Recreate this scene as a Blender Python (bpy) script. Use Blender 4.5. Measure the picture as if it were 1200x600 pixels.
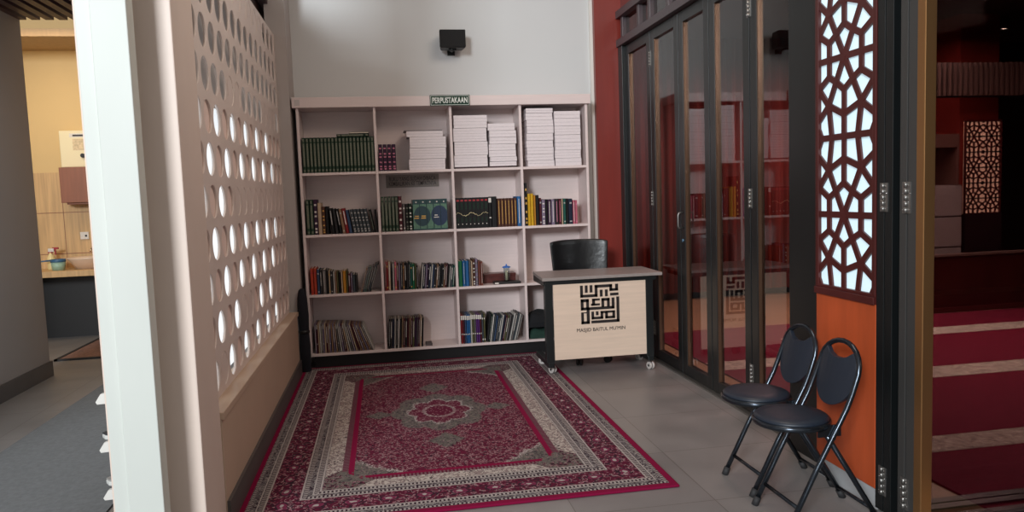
import bpy, bmesh, math, random
from mathutils import Vector, Matrix
random.seed(7)
C = bpy.context.scene.collection
for o in list(bpy.data.objects): bpy.data.objects.remove(o)
R = math.radians; PI = math.pi

# ------------------------------------------------------------------ camera
cam = bpy.data.objects.new('camera', bpy.data.cameras.new('camera')); C.objects.link(cam)
yaw, pit, rol = -.168, .0836, -.0355
F = Vector((-math.sin(yaw)*math.cos(pit), math.cos(yaw)*math.cos(pit), -math.sin(pit)))
Rt = Vector((math.cos(yaw), math.sin(yaw), 0)); U = Rt.cross(F)
Rt2 = Rt*math.cos(rol)+U*math.sin(rol); U2 = U*math.cos(rol)-Rt*math.sin(rol)
M = Matrix((Rt2, U2, -F)).transposed().to_4x4(); M.translation = Vector((0, 0, 1.32))
cam.matrix_world = M
cam.data.sensor_width = 36; cam.data.lens = 873.4/1200*36; cam.data.clip_start = .05
bpy.context.scene.camera = cam
# ------------------------------------------------------------------ light
sc = bpy.context.scene
sc.view_settings.view_transform = 'Standard'; sc.view_settings.look = 'None'
sc.view_settings.exposure = 0.5; sc.view_settings.gamma = 1; sc.view_settings.use_curve_mapping = False
w = bpy.data.worlds.new('daylight_world'); sc.world = w; w.use_nodes = True
bg = w.node_tree.nodes['Background']; bg.inputs[0].default_value = (1, .93, .88, 1); bg.inputs[1].default_value = .36
def area(name, loc, target, sx, sy, power, col):
    l = bpy.data.lights.new(name, 'AREA'); l.shape = 'RECTANGLE'; l.size = sx; l.size_y = sy; l.energy = power; l.color = col
    o = bpy.data.objects.new(name, l); C.objects.link(o); o.location = loc
    o.rotation_euler = (Vector(target)-Vector(loc)).to_track_quat('-Z', 'Y').to_euler(); return o
area('daylight_opening', (-3.5, -4.7, 4.1), (1.1, 5.4, 1.5), 1.8, 1.8, 560, (.90, .96, 1))
area('added_warm_fill', (1.3, 3.2, 3.5), (-.7, 4.4, .9), 1.4, 1.0, 22, (1, .84, .70))  # unseen fill lamp, added to warm and brighten the left wall
area('washroom_light', (-3.0, 7.2, 2.88), (-3.0, 7.9, .4), .8, .5, 10, (1, .78, .50))
area('corridor_light', (-1.7, 4.2, 2.7), (-1.7, 4.2, 0), .8, 2.2, 9, (1, .93, .86))
area('hall_light', (4.3, 5.6, 2.75), (4.3, 5.6, 0), 2.6, 2.6, 112, (1, .90, .82))

# ------------------------------------------------------------------ materials
def lin(c):
    return tuple(((v/255)/12.92 if v/255 <= .04045 else ((v/255+.055)/1.055)**2.4) for v in c)+(1,)
_m = {}
def mat(name, col, rough=.6, metal=0, noise=0, nscale=8, bump=0, spec=.5, emit=0, stretch=None):
    if name in _m: return _m[name]
    m = bpy.data.materials.new(name); m.use_nodes = True; nt = m.node_tree; b = nt.nodes['Principled BSDF']
    c = lin(col); b.inputs['Base Color'].default_value = c
    b.inputs['Roughness'].default_value = rough; b.inputs['Metallic'].default_value = metal
    b.inputs['Specular IOR Level'].default_value = spec
    if noise or bump:
        tc = nt.nodes.new('ShaderNodeTexCoord'); mp = nt.nodes.new('ShaderNodeMapping'); nz = nt.nodes.new('ShaderNodeTexNoise')
        nz.inputs['Scale'].default_value = nscale; nz.inputs['Detail'].default_value = 6
        if stretch: mp.inputs['Scale'].default_value = stretch
        nt.links.new(tc.outputs['Object'], mp.inputs[0]); nt.links.new(mp.outputs[0], nz.inputs[0])
        if noise:
            r = nt.nodes.new('ShaderNodeValToRGB')
            r.color_ramp.elements[0].position = .3; r.color_ramp.elements[1].position = .7
            r.color_ramp.elements[0].color = tuple(v*(1-noise) for v in c[:3])+(1,)
            r.color_ramp.elements[1].color = tuple(min(1, v*(1+noise)) for v in c[:3])+(1,)
            nt.links.new(nz.outputs[0], r.inputs[0]); nt.links.new(r.outputs[0], b.inputs['Base Color'])
        if bump:
            bp = nt.nodes.new('ShaderNodeBump'); bp.inputs['Strength'].default_value = bump; bp.inputs['Distance'].default_value = .01
            nt.links.new(nz.outputs[0], bp.inputs['Height']); nt.links.new(bp.outputs[0], b.inputs['Normal'])
    if emit:
        b.inputs['Emission Color'].default_value = c; b.inputs['Emission Strength'].default_value = emit
    _m[name] = m; return m
def glass(name, tint, refl=1.0, rough=.0):
    m = bpy.data.materials.new(name); m.use_nodes = True; nt = m.node_tree; nt.nodes.clear()
    out = nt.nodes.new('ShaderNodeOutputMaterial'); mx = nt.nodes.new('ShaderNodeMixShader')
    tr = nt.nodes.new('ShaderNodeBsdfTransparent'); tr.inputs[0].default_value = lin(tint)
    gl = nt.nodes.new('ShaderNodeBsdfGlossy'); gl.inputs['Roughness'].default_value = rough; gl.inputs['Color'].default_value = (refl, refl, refl, 1)
    fr = nt.nodes.new('ShaderNodeFresnel'); fr.inputs[0].default_value = 1.55
    ge = nt.nodes.new('ShaderNodeNewGeometry'); iv = nt.nodes.new('ShaderNodeMath'); iv.operation = 'SUBTRACT'; iv.inputs[0].default_value = 1
    mu = nt.nodes.new('ShaderNodeMath'); mu.operation = 'MULTIPLY'
    nt.links.new(ge.outputs['Backfacing'], iv.inputs[1]); nt.links.new(fr.outputs[0], mu.inputs[0]); nt.links.new(iv.outputs[0], mu.inputs[1])
    nt.links.new(mu.outputs[0], mx.inputs[0]); nt.links.new(tr.outputs[0], mx.inputs[1]); nt.links.new(gl.outputs[0], mx.inputs[2])
    nt.links.new(mx.outputs[0], out.inputs[0]); return m

white_paint = mat('white_paint', (222, 220, 214), .55, noise=.04, nscale=1.5)
bounce_column = mat('column_paint_bounce_tint', (222, 204, 192), .5, noise=.04, nscale=3, stretch=(1, 1, .4))  # cream tint puts warm bounced light into the white column's colour
column_paint = mat('column_paint', (204, 208, 202), .5, noise=.04, nscale=3, stretch=(1, 1, .4))
wall_paint = mat('wall_paint', (206, 208, 208), .6, noise=.03, nscale=.8)
screen_paint = mat('screen_paint', (222, 208, 200), .42, noise=.05, nscale=3)
dado_paint = mat('dado_paint', (192, 168, 146), .45, noise=.06, nscale=2)
grey_paint = mat('grey_paint', (142, 134, 130), .6, noise=.04, nscale=1.2)
base_tile = mat('base_tile', (78, 74, 73), .4, noise=.1, nscale=6)
black_metal = mat('black_metal', (24, 27, 28), .35, spec=.5)
black_frame = mat('black_frame', (16, 19, 20), .38, spec=.5, noise=.08, nscale=3)
brass = mat('brass', (172, 128, 84), .35, .85, noise=.12, nscale=2, stretch=(1, 1, .3))
bead = mat('bronze_bead', (112, 84, 66), .3, .7)
chrome = mat('chrome', (205, 205, 205), .18, 1)
steel = mat('brushed_steel', (150, 148, 145), .35, .9)
maroon = mat('maroon_wood', (74, 26, 24), .35, noise=.15, nscale=5, stretch=(2, 2, .3))
red_wood = mat('red_wood', (126, 44, 36), .35, noise=.10, nscale=4, stretch=(3, 3, .35))
orange_wood = mat('orange_wood', (182, 80, 42), .33, noise=.14, nscale=5, stretch=(2.5, 2.5, .35))
beige_wood = mat('beige_wood', (178, 146, 104), .5, noise=.10, nscale=6, stretch=(5, 5, .5))
pale_wood = mat('pale_wood', (224, 200, 180), .45, noise=.05, nscale=7, stretch=(.6, 3, 9))
bookcase_white = mat('bookcase_white', (222, 206, 203), .35, noise=.03, nscale=7, stretch=(.7, 3, 9))
grey_top = mat('desk_top_grey', (150, 140, 136), .4, noise=.07, nscale=30)
dark_slat = mat('dark_slat', (58, 32, 38), .5, noise=.12, nscale=4)
yellow_wall = mat('yellow_wall', (208, 178, 124), .6, noise=.04, nscale=2)
warm_wood = mat('laminate_wood', (196, 160, 112), .45, noise=.16, nscale=5, stretch=(9, 9, .5))
brown_wood = mat('reddish_wood', (134, 82, 58), .4, noise=.1, nscale=6, stretch=(6, 6, .5))
navy_vinyl = mat('navy_vinyl', (30, 38, 50), .42, spec=.5)
navy_cloth = mat('navy_cloth', (16, 18, 28), .9, noise=.2, nscale=20, bump=.4)
black_mesh = mat('black_mesh', (14, 15, 17), .5, noise=.2, nscale=60)
black_plastic = mat('black_plastic', (18, 18, 20), .45)
rubber = mat('rubber', (40, 40, 42), .7)
ivory = mat('paper_pages', (206, 196, 180), .8, noise=.1, nscale=60, stretch=(1, 1, .05))
door_glass = glass('door_glass', (204, 184, 184))
clear_glass = glass('clear_glass', (236, 240, 240))
acrylic = mat('backlit_acrylic', (206, 230, 240), .4, emit=.42)
hole_glow = mat('added_hole_glow', (222, 232, 238), .5, emit=.60, noise=.12, nscale=9)  # self-glowing colour standing in for daylight behind the screen holes

def tile_mat():
    m = bpy.data.materials.new('grey_floor_tile'); m.use_nodes = True; nt = m.node_tree; b = nt.nodes['Principled BSDF']
    tc = nt.nodes.new('ShaderNodeTexCoord'); mp = nt.nodes.new('ShaderNodeMapping'); mp.inputs['Location'].default_value = (-.12, -.47, 0)
    br = nt.nodes.new('ShaderNodeTexBrick'); br.offset = 0; br.inputs['Scale'].default_value = 1
    br.inputs['Brick Width'].default_value = .6; br.inputs['Row Height'].default_value = .6; br.inputs['Mortar Size'].default_value = .0022
    br.inputs['Mortar Smooth'].default_value = .3
    br.inputs['Color1'].default_value = lin((122, 118, 117)); br.inputs['Color2'].default_value = lin((132, 128, 126)); br.inputs['Mortar'].default_value = lin((92, 86, 82))
    nz = nt.nodes.new('ShaderNodeTexNoise'); nz.inputs['Scale'].default_value = 3.5; nz.inputs['Detail'].default_value = 8
    mx = nt.nodes.new('ShaderNodeMixRGB'); mx.blend_type = 'OVERLAY'; mx.inputs[0].default_value = .25
    nt.links.new(tc.outputs['Object'], mp.inputs[0]); nt.links.new(mp.outputs[0], br.inputs[0]); nt.links.new(tc.outputs['Object'], nz.inputs[0])
    nt.links.new(br.outputs[0], mx.inputs[1]); nt.links.new(nz.outputs[0], mx.inputs[2]); nt.links.new(mx.outputs[0], b.inputs['Base Color'])
    mr = nt.nodes.new('ShaderNodeMapRange'); mr.inputs[3].default_value = .26; mr.inputs[4].default_value = .48
    nt.links.new(nz.outputs[0], mr.inputs[0]); nt.links.new(mr.outputs[0], b.inputs['Roughness'])
    return m
tile = tile_mat()

# ------------------------------------------------------------------ mesh helpers
def box(bm, x0, y0, z0, x1, y1, z1, mi=0, M=None):
    vs = [bm.verts.new(p) for p in ((x0, y0, z0), (x1, y0, z0), (x1, y1, z0), (x0, y1, z0), (x0, y0, z1), (x1, y0, z1), (x1, y1, z1), (x0, y1, z1))]
    if M is not None:
        for v in vs: v.co = M @ v.co
    for f in ((3, 2, 1, 0), (4, 5, 6, 7), (0, 1, 5, 4), (1, 2, 6, 5), (2, 3, 7, 6), (3, 0, 4, 7)):
        fc = bm.faces.new([vs[i] for i in f]); fc.material_index = mi
    return vs
def tube(bm, pts, r, n=10, mi=0, cap=True):
    pts = [Vector(p) for p in pts]; rs = r if isinstance(r, (list, tuple)) else [r]*len(pts); rings = []
    t = (pts[1]-pts[0]).normalized(); a = Vector((0, 0, 1)) if abs(t.z) < .9 else Vector((0, 1, 0)); nrm = t.cross(a).normalized()
    for i, p in enumerate(pts):
        if i == 0: t = pts[1]-pts[0]
        elif i == len(pts)-1: t = pts[-1]-pts[-2]
        else: t = (pts[i+1]-p).normalized()+(p-pts[i-1]).normalized()
        t.normalize(); nrm = (nrm-t*nrm.dot(t)).normalized(); bn = t.cross(nrm)
        rings.append([bm.verts.new(p+(nrm*math.cos(2*PI*k/n)+bn*math.sin(2*PI*k/n))*rs[i]) for k in range(n)])
    for i in range(len(rings)-1):
        for k in range(n):
            f = bm.faces.new((rings[i][k], rings[i][(k+1) % n], rings[i+1][(k+1) % n], rings[i+1][k])); f.smooth = True; f.material_index = mi
    if cap:
        f = bm.faces.new(rings[0][::-1]); f.material_index = mi
        f = bm.faces.new(rings[-1]); f.material_index = mi
def lathe(bm, prof, cx=0, cy=0, n=28, sx=1, sy=1, mi=0):
    rings = [[bm.verts.new((cx+r*sx*math.cos(2*PI*k/n), cy+r*sy*math.sin(2*PI*k/n), z)) for k in range(n)] for r, z in prof]
    for i in range(len(rings)-1):
        for k in range(n):
            f = bm.faces.new((rings[i][k], rings[i][(k+1) % n], rings[i+1][(k+1) % n], rings[i+1][k])); f.smooth = True; f.material_index = mi
    if prof[0][0] > 0: bm.faces.new(rings[0][::-1]).material_index = mi
    if prof[-1][0] > 0: bm.faces.new(rings[-1]).material_index = mi
def prism(bm, poly, axis, a0, a1, mi=0):
    def P(u, v, a): return {'x': (a, u, v), 'y': (u, a, v), 'z': (u, v, a)}[axis]
    A = [bm.verts.new(P(u, v, a0)) for u, v in poly]; B = [bm.verts.new(P(u, v, a1)) for u, v in poly]; n = len(poly)
    fs = [bm.faces.new(A[::-1]), bm.faces.new(B)]
    for i in range(n): fs.append(bm.faces.new((A[i], A[(i+1) % n], B[(i+1) % n], B[i])))
    for f in fs: f.material_index = mi
def obj(name, bm, mats, parent=None, bevel=0, loc=None):
    bmesh.ops.recalc_face_normals(bm, faces=bm.faces)
    me = bpy.data.meshes.new(name); bm.to_mesh(me); bm.free()
    for m in (mats if isinstance(mats, (list, tuple)) else [mats]): me.materials.append(m)
    o = bpy.data.objects.new(name, me); C.objects.link(o)
    if parent: o.parent = parent
    if loc: o.location = loc
    if bevel:
        b = o.modifiers.new('bevel', 'BEVEL'); b.width = bevel; b.segments = 2; b.limit_method = 'ANGLE'; b.angle_limit = R(40)
    return o
def B(*boxes):
    bm = bmesh.new()
    for b in boxes: box(bm, *b)
    return bm
def tag(o, label, cat, group=None):
    o['label'] = label; o['category'] = cat
    if group: o['group'] = group
    return o
def thing(name, label, cat, loc=(0, 0, 0), rz=0, group=None):
    o = bpy.data.objects.new(name, None); C.objects.link(o); o.location = loc; o.rotation_euler = (0, 0, rz); o.empty_display_size = .1
    return tag(o, label, cat, group)
def struct(name, bm, m, parent=None, bevel=0):
    o = obj(name, bm, m, parent, bevel)
    if not parent: o['kind'] = 'structure'
    return o
def dup(root, loc, label, group=None, rot=None):
    r = root.copy(); C.objects.link(r); r.location = loc; r['label'] = label
    if group: r['group'] = group
    if rot: r.rotation_euler = rot
    for ch in list(root.children):
        c = ch.copy(); C.objects.link(c); c.parent = r
        for g in list(ch.children):
            d = g.copy(); C.objects.link(d); d.parent = c
    return r
def text(name, body, h, width, m, parent, M, extrude=.001, bold=0):
    cu = bpy.data.curves.new(name, 'FONT'); cu.body = body; cu.align_x = 'CENTER'; cu.align_y = 'CENTER'; cu.size = 1; cu.extrude = 0; cu.offset = bold; cu.space_line = .8
    t = bpy.data.objects.new('t', cu); C.objects.link(t); bpy.context.view_layer.update()
    me = bpy.data.meshes.new_from_object(t.evaluated_get(bpy.context.evaluated_depsgraph_get())); bpy.data.objects.remove(t)
    xs = [v.co.x for v in me.vertices]; ys = [v.co.y for v in me.vertices]; cx = (max(xs)+min(xs))/2; cy = (max(ys)+min(ys))/2
    sx = width/(max(xs)-min(xs)); sy = h/(max(ys)-min(ys))
    for v in me.vertices: v.co = ((v.co.x-cx)*sx, (v.co.y-cy)*sy, 0)
    bm = bmesh.new(); bm.from_mesh(me)
    g = bmesh.ops.extrude_face_region(bm, geom=list(bm.faces))
    for e in g['geom']:
        if isinstance(e, bmesh.types.BMVert): e.co.z += extrude
    for v in bm.verts: v.co = M @ v.co
    return obj(name, bm, m, parent)
FRONT = Matrix(((1, 0, 0, 0), (0, 0, -1, 0), (0, 1, 0, 0), (0, 0, 0, 1)))   # text plane facing -Y
def at(x, y, z): return Matrix.Translation((x, y, z)) @ FRONT

# ================================================================== SETTING
struct('floor', B((-4.2, -3, -.1, 2.03, 8.6, 0)), tile)
struct('wall_back', B((-.80, 6.2, 0, 1.80, 6.35, 3.8)), wall_paint)
struct('trim_1', B((1.775, 6.172, 0, 1.80, 6.2, 3.8)), white_paint)
struct('wall_back_panel', B((1.80, 6.12, 0, 2.14, 6.35, 3.8)), red_wood)
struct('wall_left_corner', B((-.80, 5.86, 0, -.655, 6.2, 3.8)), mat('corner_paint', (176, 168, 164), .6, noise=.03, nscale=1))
# dado below the perforated screen: body, sloping cap edge
bm = bmesh.new(); box(bm, -.80, 3.09, 0, -.682, 5.77, .455); box(bm, -.80, 3.09, .455, -.672, 5.78, .485)
struct('wall_left_dado', bm, dado_paint, bevel=.003)
struct('baseboard_left', B((-.682, 3.09, 0, -.668, 5.775, .118)), base_tile)
# white columns
struct('wall_left_column', B((-1.00, 2.78, 0, -.687, 3.09, 3.8)), bounce_column, bevel=.004)
bm = bmesh.new(); box(bm, -.893, 2.62, 0, -.782, 2.69, 3.8); box(bm, -.942, 2.632, 0, -.893, 2.69, 3.8)
struct('wall_left_post', bm, column_paint, bevel=.003)
# ceiling over the reading corner (far above the frame)
struct('ceiling', B((-.8, 1.6, 3.8, 9, 9, 3.9)), white_paint)
# corridor on the left of the screen
struct('wall_corridor', B((-2.85, 1.9, 0, -2.68, 6.4, 2.78)), grey_paint)
struct('baseboard_corridor', B((-2.68, 1.9, 0, -2.662, 6.41, .12)), base_tile)
struct('wall_corridor_end', B((-2.0, 6.4, 0, -.80, 6.5, 3.8)), grey_paint)
struct('glow_sheet_lower', B((-.83, 3.1, .49, -.815, 5.86, 1.80)), hole_glow)  # added glowing sheet, makes the lower screen holes read bright
struct('glow_sheet_upper', B((-.83, 3.1, 1.80, -.815, 5.86, 2.53)), mat('added_hole_glow_dim', (150, 144, 140), .5, emit=.16, noise=.35, nscale=2.2))  # added dimmer glowing sheet, shade of the upper holes put into its colour
bm = bmesh.new()
for i in range(20): box(bm, -2.69+i*.098, 2.0, 2.78, -2.69+i*.098+.058, 6.4, 2.84)
box(bm, -2.85, 2.0, 2.87, -.83, 6.4, 2.92)
struct('ceiling_slats', bm, dark_slat)
struct('beam_corridor', B((-.98, 3.2, 2.70, -.84, 6.1, 2.86)), mat('dark_beam', (58, 28, 26), .5))
struct('wall_wash', B((-4.2, 8.4, 1.70, -1.9, 8.5, 3.4)), yellow_wall)
bm = bmesh.new(); box(bm, -4.2, 8.385, 0, -1.9, 8.5, 1.70, 0)
for z in (.86, 1.285): box(bm, -4.2, 8.382, z, -1.9, 8.386, z+.006, 1)
for x in (-3.26, -2.66): box(bm, x, 8.382, 0, x+.004, 8.386, 1.7, 1)
struct('wall_wash_panelling', bm, [warm_wood, brown_wood])
bm = B((-4.2, 7.7, 2.93, -1.9, 8.4, 3.0)); struct('ceiling_wash', bm, beige_wood)
struct('wall_wash_side', B((-1.9, 6.5, 0, -1.8, 8.5, 3.4)), yellow_wall)
struct('wall_wash_left', B((-4.3, 6.4, 0, -4.2, 8.5, 3.4)), yellow_wall)
# ------------------------------------------------------------------ perforated screen
plug_paint = mat('plug_paint', (238, 216, 206), .5)
scr = thing('perforated_screen', 'tall pale panel pierced with rows of round holes, standing on the low left wall', 'screen', (-.74, 3.09, .485))
P = .1865; r0 = .0745; T = .012
bm = bmesh.new()
ys = [3.491+P*(k) for k in range(-1, 13)]; zs = [.583+.187*r for r in range(11)]
N = 32
def q(bm, a, b, c, d): bm.faces.new([bm.verts.new(p) for p in (a, b, c, d)])
for r, z in enumerate(zs):
    for k_, y in enumerate(ys):
        k = k_-1
        y0, y1, z0, z1 = y-P/2, y+P/2, z-.0935, z+.0935
        if k_ == 0: y0 = 3.09
        if k_ == 13: y1 = 5.85
        if r == 0: z0 = .485
        if r == 10: z1 = 2.545
        # state of this hole
        st = 'open'
        if r <= 6 and (r+k) % 2 == 0: st = 'blind'
        if (r == 10 and 3 <= k <= 9) or (r == 4 and k >= 3) or (r == 1 and (k in (3, 4) or k >= 9)) or (r == 7 and (k in (3, 4) or 9 <= k <= 11)) or (r == 0 and k == 0): st = 'flush'
        if st == 'open' and r <= 6 and k > 10: st = 'blind'
        inn = []; out = []
        for i in range(N):
            a = 2*PI*(i+.5)/N; c, s = math.cos(a), math.sin(a)
            inn.append((y+r0*c, z+r0*s))
            t = 1e9
            if c > 1e-9: t = min(t, (y1-y)/c)
            if c < -1e-9: t = min(t, (y0-y)/c)
            if s > 1e-9: t = min(t, (z1-z)/s)
            if s < -1e-9: t = min(t, (z0-z)/s)
            out.append((y+t*c, z+t*s))
        for sx, off in ((0, 0), (-T, 1)):
            vi = [bm.verts.new((sx, p[0]-3.09, p[1]-.485)) for p in inn]; vo = [bm.verts.new((sx, p[0]-3.09, p[1]-.485)) for p in out]
            if off == 0: fi = vi
            else:
                for i in range(N):
                    f = bm.faces.new((fi[i], fi[(i+1) % N], vi[(i+1) % N], vi[i])); f.smooth = True
            for i in range(N): bm.faces.new((vi[i], vi[(i+1) % N], vo[(i+1) % N], vo[i]))
            corners = [(y1, z1), (y0, z1), (y0, z0), (y1, z0)]
            for cy, cz in corners:   # fill the corner wedge of the square cell
                ii = None
                for i in range(N):
                    p, p2 = out[i], out[(i+1) % N]
                    if (abs(p[0]-cy) < 1e-6 and abs(p2[1]-cz) < 1e-6 and abs(p[1]-cz) > 1e-6) or (abs(p2[0]-cy) < 1e-6 and abs(p[1]-cz) < 1e-6 and abs(p2[1]-cz) > 1e-6): ii = i
                if ii is not None:
                    bm.faces.new((vo[ii], vo[(ii+1) % N], bm.verts.new((sx, cy-3.09, cz-.485))))
        if st != 'open':
            d = -.0105 if st == 'blind' else -.0025; bp = bmesh.new()
            bp.faces.new([bp.verts.new((d, p[0]-3.09, p[1]-.485)) for p in inn])
            if st == 'flush':   # crescent lip where the plug sits askew
                for i in range(N//4, N//2+2):
                    a, b2 = inn[i], inn[(i+1) % N]
                    q(bp, (d, a[0]-3.09, a[1]-.485), (d, b2[0]-3.09, b2[1]-.485), (.001, b2[0]-3.09-.004, b2[1]-.485), (.001, a[0]-3.09-.004, a[1]-.485))
            obj('hole_plug', bp, plug_paint if st == 'blind' else screen_paint, scr)
obj('pierced_sheet', bm, screen_paint, scr)
obj('edge_frame', B((-.06, 2.765, 0, 0, 2.775, 2.06), (-.06, 0, 2.06, 0, 2.775, 2.07)), screen_paint, scr)

# ------------------------------------------------------------------ folding glass doors
def door_leaf(n, y0, y1, X=2.03, z1=2.50, st=.072, handle=False):
    root = bpy.data.objects.new('door_%d' % n, None); C.objects.link(root); root['kind'] = 'structure'; root.location = (X, y0, 0)
    L = y1-y0
    obj('frame', B((0, 0, .012, .045, st, z1), (0, L-st, .012, .045, L, z1), (0, st, .012, .045, L-st, .085), (0, st, z1-.075, .045, L-st, z1)), black_frame, root, bevel=.002)
    obj('glazing_bead', B((.004, L-st-.010, .085, .03, L-st, z1-.075), (.004, st, .085, .03, st+.006, z1-.075)), bead, root)
    obj('glass_pane', B((.020, st, .085, .026, L-st-.010, z1-.075)), door_glass, root)
    return root
leaves = [(5.455, 6.02), (4.915, 5.445), (4.43, 4.905), (3.91, 4.42), (3.39, 3.90)]
LV = []
for i, (a, b) in enumerate(leaves): LV.append(door_leaf(i+1, a, b))
def hinge(parent, y, z0, z1, x=-.006):
    bm = bmesh.new(); box(bm, x+.003, y-.022, z0, x+.0055, y+.022, z1)
    n = 5; h = (z1-z0)/n
    for i in range(n): tube(bm, [(x, y, z0+i*h+.002), (x, y, z0+(i+1)*h-.002)], .006, 8)
    for i in range(4):
        for s in (-1, 1): tube(bm, [(x+.0005, y+s*(.012 if i % 2 else .017), z0+(i+.5)*(z1-z0)/4), (x+.003, y+s*(.012 if i % 2 else .017), z0+(i+.5)*(z1-z0)/4)], .0028, 6, mi=1)
    return obj('hinge', bm, [steel, chrome], parent)
for z in (.19, 1.19, 2.24):
    hinge(LV[3], -.005, z, z+.11); 
    hinge(LV[1], .535, z, z+.11)
bm = bmesh.new(); tube(bm, [(0, .485-.010, 1.04), (-.03, .475, 1.045), (-.035, .475, 1.06), (-.035, .475, 1.13), (-.03, .475, 1.145), (0, .475, 1.15)], .006, 8)
obj('pull_handle', bm, steel, LV[2]).location = (0, -.035, 0)
bm = bmesh.new(); tube(bm, [(-.006, 0, 0), (0, 0, 0)], .011, 14); o = obj('lock', bm, mat('lock_blue', (120, 160, 190), .3, .6), LV[2], loc=(0, .44, .955))
struct('trim_2', B((2.0, 6.02, 0, 2.09, 6.12, 2.51), (1.96, 3.05, 0, 2.12, 3.38, 3.8)), black_frame, bevel=.002)
root = bpy.data.objects.new('window_2', None); C.objects.link(root); root['kind'] = 'structure'
bm = bmesh.new(); box(bm, 1.985, 3.38, 2.505, 2.10, 6.17, 2.565); box(bm, 1.985, 3.38, 2.74, 2.10, 6.17, 2.80)
for y in (3.45, 4.45, 5.02, 5.38, 5.62, 6.02): box(bm, 2.01, y, 2.565, 2.08, y+.05, 2.74)
obj('transom_frame', bm, mat('transom_brown', (72, 60, 64), .4), root, bevel=.003)
obj('transom_glass', B((2.04, 3.4, 2.565, 2.046, 6.12, 2.74)), door_glass, root)
struct('wall_right_above', B((2.03, 2.0, 2.80, 2.12, 6.2, 3.8)), red_wood)
struct('threshold_trim', B((2.0, 3.38, 0, 2.10, 6.12, .011)), steel)
# stacked leaves seen edge on, brass edged leaf at the right
root = bpy.data.objects.new('door_6', None); C.objects.link(root); root['kind'] = 'structure'; root.location = (1.89, 2.40, 0)
graph = mat('graphite_frame', (58, 57, 56), .35)
for ya, yb, mm_ in ((.18, .223, black_frame), (.132, .174, black_frame), (.055, .092, graph), (.004, .048, graph)):
    obj('folded_leaf_frame', B((0, ya, .012, .058, yb, 3.2), (.84, ya, .012, .90, yb, 3.2), (.058, ya, .012, .84, yb, .020), (.058, ya, 3.1, .84, yb, 3.2)), mm_, root, bevel=.002)
obj('rear_glass_pane', B((.058, .19, .020, .84, .196, 3.1)), clear_glass, root)
obj('shadow_gap', B((.03, .093, 0, .05, .131, 3.2)), black_plastic, root)
for z0, z1 in ((1.20, 1.31), (.08, .195), (2.45, 2.56)):
    hinge(root, .178, z0, z1); hinge(root, .052, z0-.004, z1+.002)
# nearest folded leaf: seen face on, stands square to the wall and reaches into the hall
root = bpy.data.objects.new('door_7', None); C.objects.link(root); root['kind'] = 'structure'; root.location = (1.885, 2.36, 0)
obj('brass_stile', B((0, 0, .012, .046, .04, 3.2)), brass, root, bevel=.003)
obj('frame', B((.84, 0, .012, .90, .04, 3.2), (.046, 0, .012, .84, .04, .06), (.046, 0, 3.1, .84, .04, 3.2)), black_frame, root)
obj('glass_pane', B((.046, .017, .06, .84, .023, 3.1)), door_glass, root)
# the facade goes on towards the viewer beyond the right edge of the photo
struct('wall_right_near', B((1.93, -3, 0, 2.03, 1.62, 3.8)), black_frame)
struct('wall_hall_front', B((2.03, -3.1, 0, 8.7, -3, 3.1)), maroon)

# ------------------------------------------------------------------ backlit arabesque panel
pan = thing('arabesque_panel', 'backlit dark red geometric fretwork over an orange wood panel beside the folding chairs', 'decorative panel', (1.89, 2.625, 0))
obj('wood_panel', B((0, 0, .085, .06, .41, .835)), orange_wood, pan, bevel=.003)
obj('ledge', B((-.012, 0, .832, .06, .41, .862)), maroon, pan, bevel=.002)
obj('plinth', B((.008, 0, 0, .06, .41, .085)), mat('plinth_grey', (176, 178, 180), .5), pan)
obj('fret_frame', B((-.004, 0, .862, .05, .022, 3.2), (-.004, .388, .862, .05, .41, 3.2), (-.004, .022, .862, .05, .388, .875)), maroon, pan, bevel=.002)
obj('acrylic_sheet', B((.012, .02, .87, .018, .39, 3.19)), acrylic, pan)
bm = bmesh.new(); y0, y1 = .018, .392; wd = .0135
def bar(a, b):
    a = Vector(a); b = Vector(b); d = (b-a).normalized(); n = Vector((-d.y, d.x))*wd; a = a-d*.006; b = b+d*.006
    prism(bm, [(a+n)[:], (b+n)[:], (b-n)[:], (a-n)[:]], 'x', random.uniform(0, .0012), .009)
S = (.476, 0); AL = (.33, .30); AR = (.63, .30); DL = (.19, .58); DR = (.78, .60); TT = (.476, .41); CC = (.476, .72); BL = (.2, .215); BR = (.78, .215)
segs = [((0, 0), (1, 0)), (S, DL), (S, DR), (AL, TT), (TT, AR), (TT, CC), (AL, BL), (BL, (0, .35)), (BL, (.2, 0)), (AR, BR), (BR, (1, .35)), (BR, (.78, 0)),
        (DL, (0, .35)), (DR, (1, .35)), (DL, (0, .76)), (DL, CC), (DL, (.25, 1)), (DR, (1, .76)), (DR, CC), (DR, (.72, 1)), (CC, (.476, 1)), ((0, 1), (1, 1)), ((0, .90), (.05, 1)), ((1, .90), (.95, 1))]
hm = .326
for zc in (1.182, 1.182+2*hm, 1.182+4*hm, 1.182+6*hm):
    for sg in (1, -1):
        for a, b in segs:
            if sg == -1 and (a[1] == b[1] == 0 or a[1] == b[1] == 1): continue
            A_ = (y1-(y1-y0)*a[0], zc+sg*a[1]*hm); B_ = (y1-(y1-y0)*b[0], zc+sg*b[1]*hm)
            if max(A_[1], B_[1]) < 3.2 and min(A_[1], B_[1]) > .85: bar(A_, B_)
obj('fretwork', bm, maroon, pan)

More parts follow.
